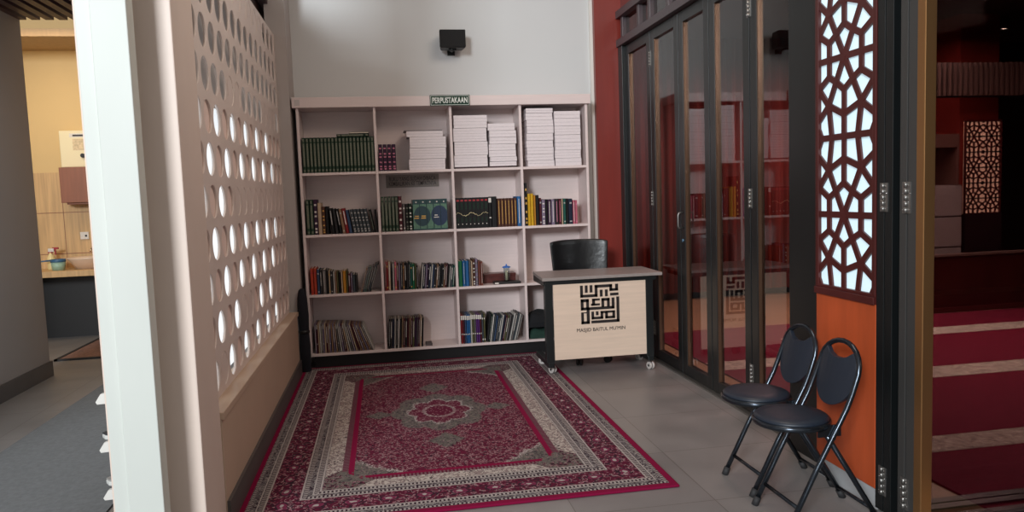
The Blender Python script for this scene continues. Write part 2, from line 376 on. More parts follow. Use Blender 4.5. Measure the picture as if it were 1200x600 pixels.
# ================================================================== RUG
def rug_mat():
    m = bpy.data.materials.new('persian_rug'); m.use_nodes = True; nt = m.node_tree; b = nt.nodes['Principled BSDF']; b.inputs['Roughness'].default_value = .95
    b.inputs['Specular IOR Level'].default_value = .1
    L = nt.links.new
    def mth(op, *a):
        n = nt.nodes.new('ShaderNodeMath'); n.operation = op
        for i, v in enumerate(a):
            if isinstance(v, (int, float)): n.inputs[i].default_value = v
            else: L(v, n.inputs[i])
        return n.outputs[0]
    tc = nt.nodes.new('ShaderNodeTexCoord'); sp = nt.nodes.new('ShaderNodeSeparateXYZ'); L(tc.outputs['Object'], sp.inputs[0])
    ax = mth('ABSOLUTE', sp.outputs[0]); ay = mth('ABSOLUTE', sp.outputs[1])
    HW, HL = .955, 1.455
    dx = mth('SUBTRACT', HW, ax); dy = mth('SUBTRACT', HL, ay); d = mth('MINIMUM', dx, dy)
    def noise(scale, det=3):
        n = nt.nodes.new('ShaderNodeTexNoise'); n.inputs['Scale'].default_value = scale; n.inputs['Detail'].default_value = det; L(tc.outputs['Object'], n.inputs[0]); return n.outputs[0]
    def vor(scale, feat='F1', rnd=1):
        n = nt.nodes.new('ShaderNodeTexVoronoi'); n.feature = feat; n.inputs['Scale'].default_value = scale; n.inputs['Randomness'].default_value = rnd; L(tc.outputs['Object'], n.inputs[0]); return n.outputs['Distance']
    def gt(v, t): return mth('GREATER_THAN', v, t)
    def lt(v, t): return mth('LESS_THAN', v, t)
    def mix(f, a, c):
        n = nt.nodes.new('ShaderNodeMixRGB')
        if isinstance(f, (int, float)): n.inputs[0].default_value = f
        else: L(f, n.inputs[0])
        for i, v in ((1, a), (2, c)):
            if isinstance(v, tuple): n.inputs[i].default_value = v
            else: L(v, n.inputs[i])
        return n.outputs[0]
    crim = lin((122, 16, 56)); mar = lin((88, 26, 48)); pale = lin((160, 132, 134)); gry = lin((100, 94, 96)); cream = lin((178, 168, 160)); drk = lin((52, 34, 44)); wht = lin((164, 156, 152))
    fine = noise(95, 2); fine2 = noise(60, 2); v1 = vor(48); v2 = vor(30); big = noise(9, 3)
    # small curling floral traces = narrow bands of a fine noise
    curl = lt(mth('ABSOLUTE', mth('SUBTRACT', noise(38, 2), .5)), .022)
    curl2 = lt(mth('ABSOLUTE', mth('SUBTRACT', noise(24, 2), .5)), .016)
    dots = lt(v1, .28)
    field = mix(mth('MULTIPLY', curl, .75), mix(gt(fine2, .58), mar, drk), pale)
    field = mix(mth('MULTIPLY', dots, .55), field, pale)
    field = mix(mth('MULTIPLY', gt(fine, .56), .3), field, crim)
    greyp = mix(mth('MULTIPLY', curl, .85), mix(gt(fine2, .54), gry, drk), wht)
    greyp = mix(gt(fine, .6), greyp, lin((88, 84, 86)))
    creamp = mix(gt(fine2, .53), mix(curl, cream, drk), lin((134, 118, 116)))
    # floral border: rosettes repeated along the border
    flo = mix(mth('MULTIPLY', curl2, .9), mix(gt(fine2, .55), mar, drk), pale)
    flo = mix(mth('MULTIPLY', dots, .5), flo, lin((166, 110, 126)))
    along = mix(lt(dx, dy), sp.outputs[0], sp.outputs[1])
    cmb = nt.nodes.new('ShaderNodeSeparateXYZ'); L(along, cmb.inputs[0]); al = cmb.outputs[0]
    fr_ = mth('SUBTRACT', mth('FRACT', mth('MULTIPLY', mth('ADD', al, 10), 1/.155)), .5)
    zz = mth('MULTIPLY', fr_, .155); dd = mth('SUBTRACT', d, .184)
    rr = mth('SQRT', mth('ADD', mth('MULTIPLY', zz, zz), mth('MULTIPLY', mth('MULTIPLY', dd, dd), 2.2)))
    rrn = mth('ADD', rr, mth('MULTIPLY', mth('SUBTRACT', fine2, .5), .03))
    flo = mix(lt(rrn, .042), flo, drk); flo = mix(lt(rrn, .034), flo, mix(dots, lin((112, 44, 70)), lin((138, 104, 112)))); flo = mix(lt(rrn, .014), flo, wht)
    # guard stripes: thin lines
    def line(t, w=.004): return lt(mth('ABSOLUTE', mth('SUBTRACT', d, t)), w)
    comb = gt(mth('FRACT', mth('MULTIPLY', mth('ADD', al, 10), 1/.018)), .5)
    guard = mix(comb, drk, wht)
    # central field shape with cut corners
    fx = mth('SUBTRACT', HW-.479, ax); fy = mth('SUBTRACT', HL-.479, ay)
    wob = mth('MULTIPLY', mth('SUBTRACT', big, .5), .10)
    cor = mth('ADD', mth('ADD', fx, fy), wob)        # near zero in the corners
    col = field
    # lobed central medallion
    ex = mth('DIVIDE', sp.outputs[0], .27); ey = mth('DIVIDE', mth('ADD', sp.outputs[1], 0), .36)
    er = mth('SQRT', mth('ADD', mth('MULTIPLY', ex, ex), mth('MULTIPLY', ey, ey)))
    ang = mth('ARCTAN2', ey, ex); lob = mth('MULTIPLY', mth('ABSOLUTE', mth('COSINE', mth('MULTIPLY', ang, 4))), .16)
    el = mth('SUBTRACT', er, lob); eln = mth('ADD', el, mth('MULTIPLY', mth('SUBTRACT', fine2, .5), .22))
    olive = mix(mth('MULTIPLY', curl, .45), mix(gt(fine2, .54), lin((96, 92, 86)), lin((70, 62, 66))), pale)
    # pendants on the long and cross axes
    pend = mth('MINIMUM', mth('ADD', mth('MULTIPLY', mth('ABSOLUTE', sp.outputs[0]), 7), mth('MULTIPLY', mth('ABSOLUTE', mth('SUBTRACT', ay, .56)), 5.5)), mth('ADD', mth('MULTIPLY', ay, 9), mth('MULTIPLY', mth('ABSOLUTE', mth('SUBTRACT', ax, .36)), 8)))
    col = mix(lt(mth('ADD', pend, mth('MULTIPLY', fine2, .6)), 1.0), col, olive)
    col = mix(lt(eln, .92), col, olive)
    col = mix(mth('MULTIPLY', lt(mth('ABSOLUTE', mth('SUBTRACT', eln, .56)), .03), .75), col, wht)
    col = mix(lt(eln, .54), col, mix(mth('MULTIPLY', curl, .6), mar, pale))
    er2 = mth('ADD', er, mth('MULTIPLY', mth('SUBTRACT', fine, .5), .10))
    col = mix(mth('MULTIPLY', lt(mth('ABSOLUTE', mth('SUBTRACT', er2, .34)), .035), mth('ADD', dots, .35)), col, wht)
    col = mix(lt(er2, .30), col, mix(mth('MULTIPLY', dots, .6), mar, pale))
    # corner spandrels of the field
    cor = mth('ADD', cor, mth('MULTIPLY', mth('SUBTRACT', fine2, .5), .16)); col = mix(lt(cor, .20), col, olive)
    col = mix(lt(mth('ABSOLUTE', mth('SUBTRACT', cor, .21)), .009), col, wht)
    # bands from the inside outwards
    cmask = gt(cor, .03)
    col = mix(mth('MULTIPLY', lt(d, .479), cmask), col, crim)
    col = mix(mth('MULTIPLY', lt(d, .451), cmask), col, mix(comb, mar, lin((112, 84, 90))))
    cornerzone = lt(mth('ADD', fx, fy), .14)
    col = mix(mth('MULTIPLY', lt(d, .421), 1), col, mix(mth('MULTIPLY', cornerzone, lt(mth('ABSOLUTE', mth('SUBTRACT', dx, dy)), .16)), creamp, mix(gt(fine2, .5), olive, flo)))
    col = mix(lt(d, .344), col, greyp); col = mix(line(.338), col, wht); col = mix(line(.322, .009), col, guard); col = mix(line(.275, .009), col, guard)
    col = mix(line(.308, .003), col, wht); col = mix(line(.258, .004), col, wht)
    col = mix(lt(d, .254), col, flo)
    col = mix(lt(d, .115), col, greyp); col = mix(line(.112), col, wht); col = mix(line(.098, .008), col, guard); col = mix(line(.082, .003), col, wht); col = mix(line(.046, .007), col, guard)
    col = mix(lt(d, .035), col, crim)
    L(col, b.inputs['Base Color'])
    bp_ = nt.nodes.new('ShaderNodeBump'); bp_.inputs['Strength'].default_value = .35; bp_.inputs['Distance'].default_value = .004
    L(noise(300, 1), bp_.inputs['Height']); L(bp_.outputs[0], b.inputs['Normal'])
    return m
bm = bmesh.new(); prism(bm, [(-.955+.012*(i % 2)*0, y) for i, y in ((0, -1.455), (1, 1.455))]+[(.955, 1.455), (.955, -1.455)], 'z', 0, .012)
rug = obj('persian_rug', bm, rug_mat(), bevel=.005, loc=(.275, 4.487, 0.0005))
tag(rug, 'large crimson patterned rug with pale borders lying before the bookcase', 'rug')
mat_dim = mat('corridor_mat', (112, 114, 116), .95, noise=.12, nscale=40, bump=.3)
m_ = obj('floor_mat', B((-2.13, 2.2, 0, -1.25, 6.1, .008)), mat_dim); tag(m_, 'long flat grey mat on the corridor floor left of the columns', 'mat')
bm = bmesh.new(); prism(bm, [(-2.88, 7.02), (-2.3, 7.02), (-2.3, 8.1), (-2.88, 8.1)], 'z', 0, .012, 0)
for a in ((-2.9, 7.0, -2.3, 7.03), (-2.9, 7.0, -2.87, 8.12), (-2.9, 8.09, -2.3, 8.12)): box(bm, a[0], a[1], 0, a[2], a[3], .016, 1)
tag(obj('door_mat', bm, [mat('brown_mat', (120, 92, 84), .95, noise=.3, nscale=40), rubber]), 'worn brown mat with dark edges before the wash counter', 'mat')

# ================================================================== BOOKCASE
bc = thing('bookcase', 'large white open bookcase of sixteen compartments standing against the back wall', 'bookcase', (.52, 5.91, 0))
def bcx(x): return x-.52
VX = [-.61, -.035, .552, 1.108, 1.652]
Z = [.125, .59, 1.055, 1.53, 2.02]
D = .275
for i, x in enumerate(VX):
    obj('upright_board', B((bcx(x)-.010, 0, .105, bcx(x)+.010, D, 2.02)), bookcase_white, bc, bevel=.0015)
for r, z in enumerate(Z[:-1]):
    for i in range(4):
        obj('shelf_board', B((bcx(VX[i])+.010, .002 if r else 0, z-.02, bcx(VX[i+1])-.010, D, z)), bookcase_white, bc, bevel=.0015)
obj('back_board', B((bcx(VX[0]), D, .105, bcx(VX[-1]), D+.012, 2.02)), bookcase_white, bc)
bm = bmesh.new(); box(bm, bcx(-.645), -.025, 2.02, bcx(1.685), D+.012, 2.098)
obj('cornice', bm, bookcase_white, bc, bevel=.004)
obj('plinth', B((bcx(-.59), .05, 0, bcx(1.63), D, .105)), black_plastic, bc)
# signs on the bookcase
sg = thing('library_sign', 'small green sign reading PERPUSTAKAAN on the bookcase cornice', 'sign', (.55, 5.872, 2.06))
obj('sign_board', B((-.155, 0, -.042, .155, .012, .042)), mat('sign_green', (12, 52, 36), .8), sg, bevel=.003)
obj('sign_border', B((-.150, -.001, .034, .150, 0, .037), (-.150, -.001, -.037, .150, 0, -.034), (-.150, -.001, -.037, -.147, 0, .037), (.147, -.001, -.037, .150, 0, .037)), mat('sign_white', (232, 236, 230), .4), sg)
text('lettering', 'PERPUSTAKAAN', .046, .275, _m['sign_white'], sg, at(0, 0, 0), .002, .03)
nt_ = thing('shelf_notice', 'grey paper notice with two lines of capitals in the second shelf bay', 'notice', (.245, 6.18, 1.452))
obj('paper', B((-.215, 0, -.052, .215, .004, .052)), mat('notice_paper', (150, 140, 134), .6), nt_)
text('lettering', 'BUKU YANG SUDAH DIBACA\nKEMBALIKAN KE TEMPATNYA', .074, .385, mat('notice_ink', (78, 72, 72), .6), nt_, at(0, 0, 0), .001, .006)
st_ = obj('sticker', B((-.605-.02, 5.8835, 2.035, -.585, 5.8847, 2.08)), mat('sticker_pale', (196, 186, 184), .5)); tag(st_, 'tiny pale square sticker at the left end of the bookcase cornice', 'sticker')

# ------------------------------------------------------------------ books
NAMES = {}
def cm(name, rgb, rough=.45, noise=0): return mat('cover_'+name, tuple(v*.88 for v in rgb), .62, noise=noise, nscale=40, spec=.3)
COL = {'green': (30, 62, 44), 'darkgreen': (18, 44, 30), 'black': (22, 20, 22), 'navy': (26, 34, 58), 'purple': (62, 34, 62), 'cream': (204, 178, 150), 'brown': (88, 52, 40),
       'red': (150, 34, 40), 'maroon': (84, 26, 38), 'pink': (206, 110, 130), 'grey': (112, 106, 104), 'yellow': (226, 176, 34), 'mustard': (206, 140, 44), 'orange': (196, 72, 48), 'blue': (40, 104, 164),
       'teal': (34, 96, 84), 'white': (200, 196, 190), 'lilac': (140, 124, 148), 'tan': (158, 122, 96), 'olive': (94, 92, 56), 'emerald': (22, 108, 66), 'brick': (128, 70, 58), 'slate': (70, 78, 84), 'charcoal': (46, 44, 46), 'steelblue': (60, 80, 112), 'violet': (96, 44, 120)}
WORD = {'darkgreen': 'dark green', 'steelblue': 'steel blue', 'emerald': 'bright green', 'charcoal': 'charcoal grey', 'slate': 'slate grey', 'brick': 'brick red', 'lilac': 'pale lilac', 'navy': 'navy blue'}
gilt = mat('gilt', (104, 108, 92), .45, .1, noise=.35, nscale=120)
silver = mat('spine_silver', (168, 166, 162), .45, noise=.3, nscale=120)
redband = mat('spine_red', (158, 30, 40), .5); whiteband = mat('spine_white', (214, 208, 200), .5, noise=.2, nscale=150)
pinkband = mat('spine_pink', (196, 116, 140), .5, noise=.3, nscale=150); goldband = mat('spine_gold', (206, 160, 80), .4, .2, noise=.3, nscale=120)
SP = {'g': gilt, 's': silver, 'r': redband, 'w': whiteband, 'p': pinkband, 'o': goldband}
_bk = {}
def book_mesh(w, h, d, col, style):
    key = (round(w, 4), round(h, 3), round(d, 3), col, style)
    if key in _bk: return _bk[key]
    t = min(.003, w*.18)
    bm = bmesh.new(); g = .002
    # rounded spine and two boards, U shaped in plan
    pts = [(g, d), (g, t*1.2), (w*.22, .0005), (w*.78, .0005), (w-g, t*1.2), (w-g, d), (w-g-t, d), (w-g-t, t*2), (g+t, t*2), (g+t, d)]
    prism(bm, pts, 'z', 0, h)
    y = -.0006; a, b_ = w*.24, w*.76
    def lab(z0, z1, m=1, aa=a, bb=b_): box(bm, aa, y, z0*h, bb, .001, z1*h, m)
    if style[0] == 'V':     # gilt volume: long title band between two square panels
        lab(.18, .84); lab(.88, .965); lab(.03, .10)
    elif style[0] == 'D':   # dots down the spine
        for z in (.05, .14, .30, .5, .62, .82): lab(z, z+.05)
    elif style[0] == 'T': lab(.35, .9, 1, w*.36, w*.64)
    elif style[0] == 'B': lab(.80, .86); lab(.08, .13)
    elif style[0] == 'L': lab(.1, .92, 1, w*.42, w*.58)
    elif style[0] == 'K': lab(.82, .97, 1, w*.12, w*.88); lab(.30, .34)
    elif style[0] == 'R': lab(.88, .93, 2, w*.1, w*.9); lab(.16, .84, 1, w*.42, w*.58); lab(.1, .13)
    bmesh.ops.recalc_face_normals(bm, faces=bm.faces)
    me = bpy.data.meshes.new('book'); bm.to_mesh(me); bm.free()
    me.materials.append(cm(col, COL[col], .4, .08)); me.materials.append(SP.get(style[1:2], silver)); me.materials.append(redband)
    bm = bmesh.new(); box(bm, g+t, t*2, .004, w-g-t, d-.004, h-.004)
    mp = bpy.data.meshes.new('page_block'); bm.to_mesh(mp); bm.free(); mp.materials.append(ivory)
    _bk[key] = (me, mp); return _bk[key]
ORD = ['first', 'second', 'third', 'fourth', 'fifth', 'sixth', 'seventh', 'eighth', 'ninth', 'tenth', 'eleventh', 'twelfth', 'thirteenth', 'fourteenth', 'fifteenth', 'sixteenth', 'seventeenth', 'eighteenth', 'nineteenth', 'twentieth',
       'twenty-first', 'twenty-second', 'twenty-third', 'twenty-fourth', 'twenty-fifth', 'twenty-sixth', 'twenty-seventh', 'twenty-eighth', 'twenty-ninth', 'thirtieth', 'thirty-first', 'thirty-second']
STW = {'V': 'gilt-banded', 'D': 'spotted', 'T': 'narrow-titled', 'B': 'banded', 'L': 'lined', 'K': 'white-topped', 'R': 'red-topped', 'P': 'plain'}
KIND = {'book': 'book', 'magazine': 'magazine', 'volume': 'volume'}
def put_book(x, y, z, w, h, d, col, style, lean, label, group, kind='book'):
    me, mp = book_mesh(w, h, d, col, style)
    o = bpy.data.objects.new(kind, me); C.objects.link(o)
    pg = bpy.data.objects.new('page_block', mp); C.objects.link(pg); pg.parent = o
    a = R(lean)
    if a >= 0: off = Vector((0, 0, w*math.sin(a)))     # top leans right: stands on its right lower edge
    else: off = Vector((0, 0, 0))
    o.location = Vector((x, y, z+.0006))+off; o.rotation_euler = (0, a, 0)
    tag(o, label, 'book' if kind != 'magazine' else 'magazine', group); return o
def run(x, y, z, specs, place, group, kind='book', jit=.006):
    """specs: (w, h, colour, style, lean, times)"""
    flat = []
    for s in specs:
        for _ in range(s[5] if len(s) > 5 else 1): flat.append(s)
    for i, (w, h, col, style, lean, *_) in enumerate(flat):
        if i:
            pl = flat[i-1][4]; dl = lean-pl; hh = min(h, flat[i-1][1])
            if dl < 0 and pl <= 0: pass
            x += 0
            if dl < -.5: x += hh*(math.sin(R(-lean))-math.sin(R(-pl)))*1.0   # room for the tops
        word = WORD.get(col, col)
        nb = ''
        lb = '%s %s %s, %s from the left, %s' % (STW[style[0]], word, kind, ORD[i], place)
        d = .19 if kind != 'magazine' else .20
        put_book(x, y+random.uniform(0, jit), z, w, h, d, col, style, lean, lb, group, kind)
        x += w/math.cos(R(lean))+.0004
    return x
F0 = 5.925
def Y1(z): return z+.0
# --- top shelf
run(-.592, F0, Z[3], [(.0268, .268, 'green', 'Vg', 0, 20)], 'top shelf far left bay', 'green gilt volumes on the top shelf', 'volume', .001)
b = put_book(-.09, F0+.01, Z[3]+.270+.0, .024, .245, .17, 'darkgreen', 'Vg', 0, 'dark green volume lying flat on top of the green volumes', None, 'volume')
b.rotation_euler = (0, R(-90), 0); b.location = (-.085, F0+.012, Z[3]+.2705)
bmx = bmesh.new(); prism(bmx, [(0, 0), (.15, 0), (.15, .17), (0, .17)], 'z', 0, .012); box(bmx, .001, -.0004, .002, .149, .0, .010, 1)
o = obj('booklet', bmx, [cm('charcoal', COL['charcoal']), ivory], loc=(-.235, F0+.02, Z[3]+.2955)); tag(o, 'thin booklet topmost of the pile above the green volumes', 'booklet')
run(-.020, F0, Z[3], [(.034, .205, 'purple', 'Dp', 0, 4)], 'top shelf second bay', 'purple books on the top shelf', 'book', .001)
# bundles of white paper
def bundle(x0, x1, z0, z1, d, label, group, y=None):
    bm = bmesh.new(); h = z1-z0; n = max(2, int(h/.02)); W = x1-x0
    for i in range(n):
        a = h*i/n; e = random.uniform(0, .002)
        box(bm, e, random.uniform(0, .0015), a+.0006, W-random.uniform(0, .002), d, a+h/n-.0006, 0)
    box(bm, .003, .003, 0, W-.003, d-.003, h, 1)
    o = obj('paper_bundle', bm, [bundle_mat, bundle_in], loc=(x0, y if y is not None else F0+random.uniform(-.006, .004), z0)); tag(o, label, 'paper bundle', group); return o
bundle_mat = mat('bundle_white', (226, 216, 218), .35, noise=.05, nscale=30, stretch=(1, 1, 6)); bundle_in = mat('bundle_gap', (150, 138, 142), .6)
def stack(xs, heights, place, z=Z[3], d=.24, jx=.006):
    zz = z; n = len(heights)
    for i, h in enumerate(heights):
        pos = 'lowest' if i == 0 else ('topmost' if i == n-1 else ORD[i]+' from the bottom')
        j = random.uniform(-jx, jx); bundle(xs[0]+j, xs[1]+j, zz+.0004, zz+h, d, 'white wrapped paper bundle, %s, %s' % (pos, place), 'wrapped paper bundles on the top shelf'); zz += h+.0008
stack((.215, .50), (.085, .085, .085, .045), 'lone stack in the second bay', jx=.012)
bmx = bmesh.new(); prism(bmx, [(0, 0), (.30, .01), (.298, .2), (0, .2)], 'z', 0, .006)
o = obj('paper_sheet', bmx, mat('sheaf', (120, 112, 114), .6), loc=(.185, F0+.01, Z[3]+.3045)); tag(o, 'grey folder lying on the lone white stack in the second bay', 'folder')
bmx = bmesh.new(); prism(bmx, [(0, 0), (.42, 0), (.42, .2), (0, .2)], 'z', 0, .011)
o = obj('folder', bmx, mat('folder_dark', (60, 34, 40), .5), loc=(.585, F0+.004, Z[3]+.0004), bevel=.002); tag(o, 'flat dark folder beneath the two stacks in the third bay', 'folder')
stack((.572, .838), (.092, .105, .105, .100), 'taller left stack in the third bay', z=Z[3]+.0125, jx=.004)
stack((.850, 1.068), (.036, .036, .05, .05, .052, .052, .056), 'shorter right stack in the third bay', z=Z[3]+.0125, jx=.006)
stack((1.158, 1.378), (.048, .05, .052, .055, .055, .055, .05, .055, .05-.013), 'left stack in the far right bay', jx=.004)
stack((1.388, 1.605), (.06, .065, .06, .06, .07, .06, .058), 'right stack in the far right bay', jx=.003)
# --- second shelf
z = Z[2]
run(-.590, F0, z, [(.028, .272, 'green', 'Vg', 0, 2), (.030, .272, 'purple', 'Dw', 0), (.030, .245, 'cream', 'Pw', 0), (.026, .215, 'brown', 'Do', 0), (.024, .215, 'black', 'Pw', 0),
    (.026, .200, 'black', 'Ts', -5), (.024, .196, 'charcoal', 'Pw', -6), (.022, .194, 'black', 'Ts', -8), (.024, .192, 'tan', 'Bs', -8), (.026, .196, 'red', 'Tw', -8), (.024, .182, 'steelblue', 'Ps', -8)], 'second shelf far left bay', 'books on the second shelf')
run(-.236, F0, z, [(.0262, .186, 'slate', 'Ds', -9, 5)], 'patterned set, second shelf far left bay', 'patterned volumes on the second shelf', 'volume', .001)
run(-.098+.006, F0, z, [(.022, .18, 'black', 'Lg', -9, 1)], 'right of the patterned set on the second shelf', None, 'volume')
put_book(-.066, F0, z, .018, .178, .19, 'black', 'Ps', -3, 'plain black book last in the second shelf far left bay', None)
x = run(-.020, F0, z, [(.0265, .275, 'green', 'Vg', 0, 5), (.030, .275, 'maroon', 'Dw', 0)], 'second shelf second bay', 'tall volumes on the second shelf', 'volume', .001)
x = run(x+.002, F0, z, [(.020, .215, 'grey', 'Bw', 0), (.026, .212, 'black', 'Dg', 0), (.026, .214, 'darkgreen', 'Dw', 0)], 'after the maroon volume in the second bay', 'short dark books on the second shelf', 'book')
# five volume set whose spines join into two medallions
med_dark = mat('set_dark_teal', (22, 60, 62), .4); med_pale = mat('set_pale_green', (84, 122, 100), .45, noise=.25, nscale=60); med_navy = mat('set_navy', (26, 48, 78), .4)
sw = .0545; x0 = x+.006
def clip_poly(cx, cz, rx, rz, xa, xb):
    P_ = [(cx+rx*math.cos(2*PI*i/48), cz+rz*math.sin(2*PI*i/48)) for i in range(48)]
    for sgn, lim in ((1, xa), (-1, xb)):
        out = []
        for i in range(len(P_)):
            p, n = P_[i], P_[(i+1) % len(P_)]; ip = sgn*(p[0]-lim) >= 0; iN = sgn*(n[0]-lim) >= 0
            if ip: out.append(p)
            if ip != iN: t = (lim-p[0])/(n[0]-p[0]); out.append((lim, p[1]+t*(n[1]-p[1])))
        P_ = out
        if not P_: return []
    return P_
for i in range(5):
    a, b_ = i*sw, (i+1)*sw-.0012
    bm = bmesh.new(); box(bm, 0, .0, 0, b_-a, .19, .243, 0); box(bm, .003, -.0006, .012, b_-a-.003, .001, .205, 1)
    for cx, mi in ((.072, 2), (.208, 3)):
        pp = clip_poly(cx, .112, .066, .080, a+.0015, b_-.0015)
        if len(pp) > 2: prism(bm, [(p[0]-a, p[1]) for p in pp], 'y', -.0012, -.0003, mi)
    tube(bm, [(sw/2, -.0015, .222), (sw/2, .001, .222)], .006, 10, 4)
    if i in (0, 1): box(bm, .012, -.002, .108, .046, -.001, .116, 5); box(bm, .008, -.002, .092, .046, -.001, .101, 5)
    if i in (3,): box(bm, .006, -.002, .112, .03, -.001, .120, 4); box(bm, .0, -.002, .096, .04, -.001, .103, 4)
    o = obj('volume', bm, [med_dark, med_pale, mat('set_medallion', (20, 54, 62), .4), med_navy, whiteband, goldband], loc=(x0+a, F0, z+.0006))
    tag(o, 'teal green medallion volume, %s of five from the left, second bay' % ORD[i], 'book', 'teal medallion set')
# black set with running gold script
bx = .566; sw = .0325
for i in range(8):
    bm = bmesh.new(); box(bm, 0, 0, 0, sw-.0012, .19, .243, 0)
    box(bm, .006, -.0006, .215, sw-.005, .001, .228, 1); box(bm, .008, -.0006, .15, sw-.010, .001, .205, 2); box(bm, .009, -.0006, .05, sw-.012, .001, .085, 2)
    tube(bm, [(sw/2, -.001, .034), (sw/2, .001, .034)], .004, 8, 3)
    pts = [(.0, -.0012, .112+.010*math.sin(i*1.9)), (sw*.35, -.0012, .112+.016*math.sin(i*1.9+1.2)), (sw*.7, -.0012, .112+.014*math.sin(i*1.9+2.1)), (sw-.002, -.0012, .112+.010*math.sin((i+1)*1.9))]
    tube(bm, pts, .0028 if i in (2, 3, 4) else .0018, 6, 4)
    o = obj('volume', bm, [cm('black', COL['black']), redband, cm('darkgreen', COL['darkgreen']), whiteband, mat('script_cream', (220, 206, 160), .4)], loc=(bx+i*sw, F0, z+.0006))
    tag(o, 'black red-banded volume with cream script, %s of eight, third bay' % ORD[i], 'book', 'black script set')
x = bx+8*sw+.001
run(x, F0, z, [(.028, .243, 'black', 'Kw', 0), (.042, .246, 'black', 'Pw', 0)], 'after the script set on the second shelf', None, 'volume')
x = run(x+.073, F0, z, [(.0265, .228, 'brown', 'Lo', 0, 6), (.032, .24, 'blue', 'Lw', 0)], 'second shelf third bay', 'brown volumes on the second shelf', 'volume')
run(1.126, F0, z, [(.022, .345, 'black', 'Do', 0), (.024, .258, 'yellow', 'Pw', 0), (.026, .258, 'yellow', 'Ps', 0), (.016, .243, 'mustard', 'Pw', 0), (.028, .245, 'black', 'Pw', 0), (.020, .22, 'maroon', 'Bs', 0), (.030, .205, 'lilac', 'Dw', 0),
    (.018, .208, 'black', 'Ps', 0), (.030, .206, 'purple', 'Lw', 0), (.030, .206, 'lilac', 'Lw', 0), (.030, .206, 'charcoal', 'Lp', 0), (.024, .208, 'maroon', 'Lp', 0), (.014, .206, 'cream', 'Ps', 0), (.022, .208, 'teal', 'Bs', 0), (.022, .208, 'black', 'Ps', 0),
    (.034, .206, 'navy', 'Bs', 0), (.020, .192, 'pink', 'Lw', 0), (.020, .192, 'pink', 'Bp', 0)], 'second shelf far right bay', 'books on the second shelf')
# --- third shelf
z = Z[1]
run(-.586, F0, z, [(.024, .205, 'orange', 'Br', 0, 2), (.022, .195, 'steelblue', 'Bs', 0), (.018, .19, 'charcoal', 'Ts', 0), (.030, .192, 'grey', 'Ls', 0), (.016, .185, 'black', 'Ps', 0), (.014, .182, 'cream', 'Bo', 0), (.020, .176, 'charcoal', 'Bs', 0),
    (.014, .172, 'white', 'Ps', 0), (.014, .168, 'tan', 'Ps', 0), (.012, .168, 'olive', 'Ps', 0), (.018, .165, 'black', 'Ps', 0), (.014, .168, 'cream', 'Bs', 0), (.026, .174, 'mustard', 'Po', 0), (.012, .176, 'olive', 'Ps', 0), (.022, .152, 'maroon', 'Ts', 0),
    (.012, .150, 'lilac', 'Bs', 0), (.022, .142, 'slate', 'Ps', 0), (.016, .138, 'charcoal', 'Ps', 0)], 'third shelf far left bay', 'books on the third shelf', jit=.01)
run(-.208, F0, z, [(.013, .190, 'tan', 'Ls', 15), (.014, .200, 'slate', 'Ls', 15), (.013, .200, 'teal', 'Ls', 15), (.012, .212, 'charcoal', 'Lw', 17), (.014, .225, 'slate', 'Ts', 18), (.012, .232, 'black', 'Lw', 18)], 'leaning group, third shelf far left bay', 'leaning books on the third shelf', jit=.004)
seq = [('red', .232), ('red', .23), ('cream', .226), ('black', .215), ('white', .21), ('pink', .225), ('brown', .215), ('lilac', .212), ('charcoal', .212), ('tan', .212), ('black', .212), ('charcoal', .212), ('darkgreen', .215), ('teal', .205), ('emerald', .2), ('olive', .195), ('black', .19)]
run(-.018, F0, z, [(.0152+.003*((i*7) % 3-1), h, c, 'LBTP'[i % 4]+'sgwo'[(i*3) % 4], 1) for i, (c, h) in enumerate(seq)], 'third shelf second bay', 'books on the third shelf', jit=.01)
seq = [('white', .196), ('navy', .192), ('lilac', .19), ('purple', .19), ('navy', .193), ('white', .19), ('steelblue', .186), ('charcoal', .188), ('tan', .186), ('black', .188), ('black', .178), ('charcoal', .182), ('tan', .18), ('maroon', .186), ('black', .182), ('white', .166), ('slate', .172), ('teal', .17)]
run(.262, F0, z, [(.0142+.003*((i*5) % 3-1), h, c, 'TLPB'[i % 4]+'wsgw'[(i*3) % 4], 6) for i, (c, h) in enumerate(seq)], 'slanting right-hand half, third shelf second bay', 'slanting books on the third shelf', jit=.01)
x = run(.568, F0, z, [(.030, .205, 'emerald', 'Pg', 0), (.024, .205, 'blue', 'Ls', 0), (.028, .205, 'blue', 'Ps', 0), (.016, .206, 'grey', 'Ps', 0), (.014, .2, 'cream', 'Ps', 0), (.020, .215, 'brown', 'Dw', 0), (.022, .214, 'lilac', 'Dg', 0), (.018, .196, 'brick', 'Ps', 0), (.020, .194, 'brick', 'Ls', 0)], 'third shelf third bay', 'books on the third shelf')
o = obj('wooden_box', B((0, 0, 0, .265, .11, .075), (-.002, -.002, .055, .267, .112, .078)), mat('rosewood', (84, 38, 34), .35, noise=.4, nscale=12, stretch=(1, 1, 8)), loc=(.785, 6.045, z+.0005), bevel=.003); tag(o, 'long reddish wooden box behind the glass jar on the third shelf', 'box')
o = obj('folder_tray', B((0, 0, 0, .22, .10, .018)), black_plastic, loc=(.855, 5.935, z+.0005), bevel=.004); tag(o, 'flat black case under the glass jar on the third shelf', 'case')
o2 = obj('label', B((.004, -.0008, .004, .036, .0, .014)), whiteband, o)
jar = thing('glass_jar', 'small clear jar with blue lid standing on the black case', 'jar', (.965, 5.985, z+.0190))
bm = bmesh.new(); lathe(bm, [(.020, 0), (.026, .002), (.026, .110), (.0245, .110), (.0245, .006), (0.0001, .005)]); obj('body', bm, clear_glass, jar)
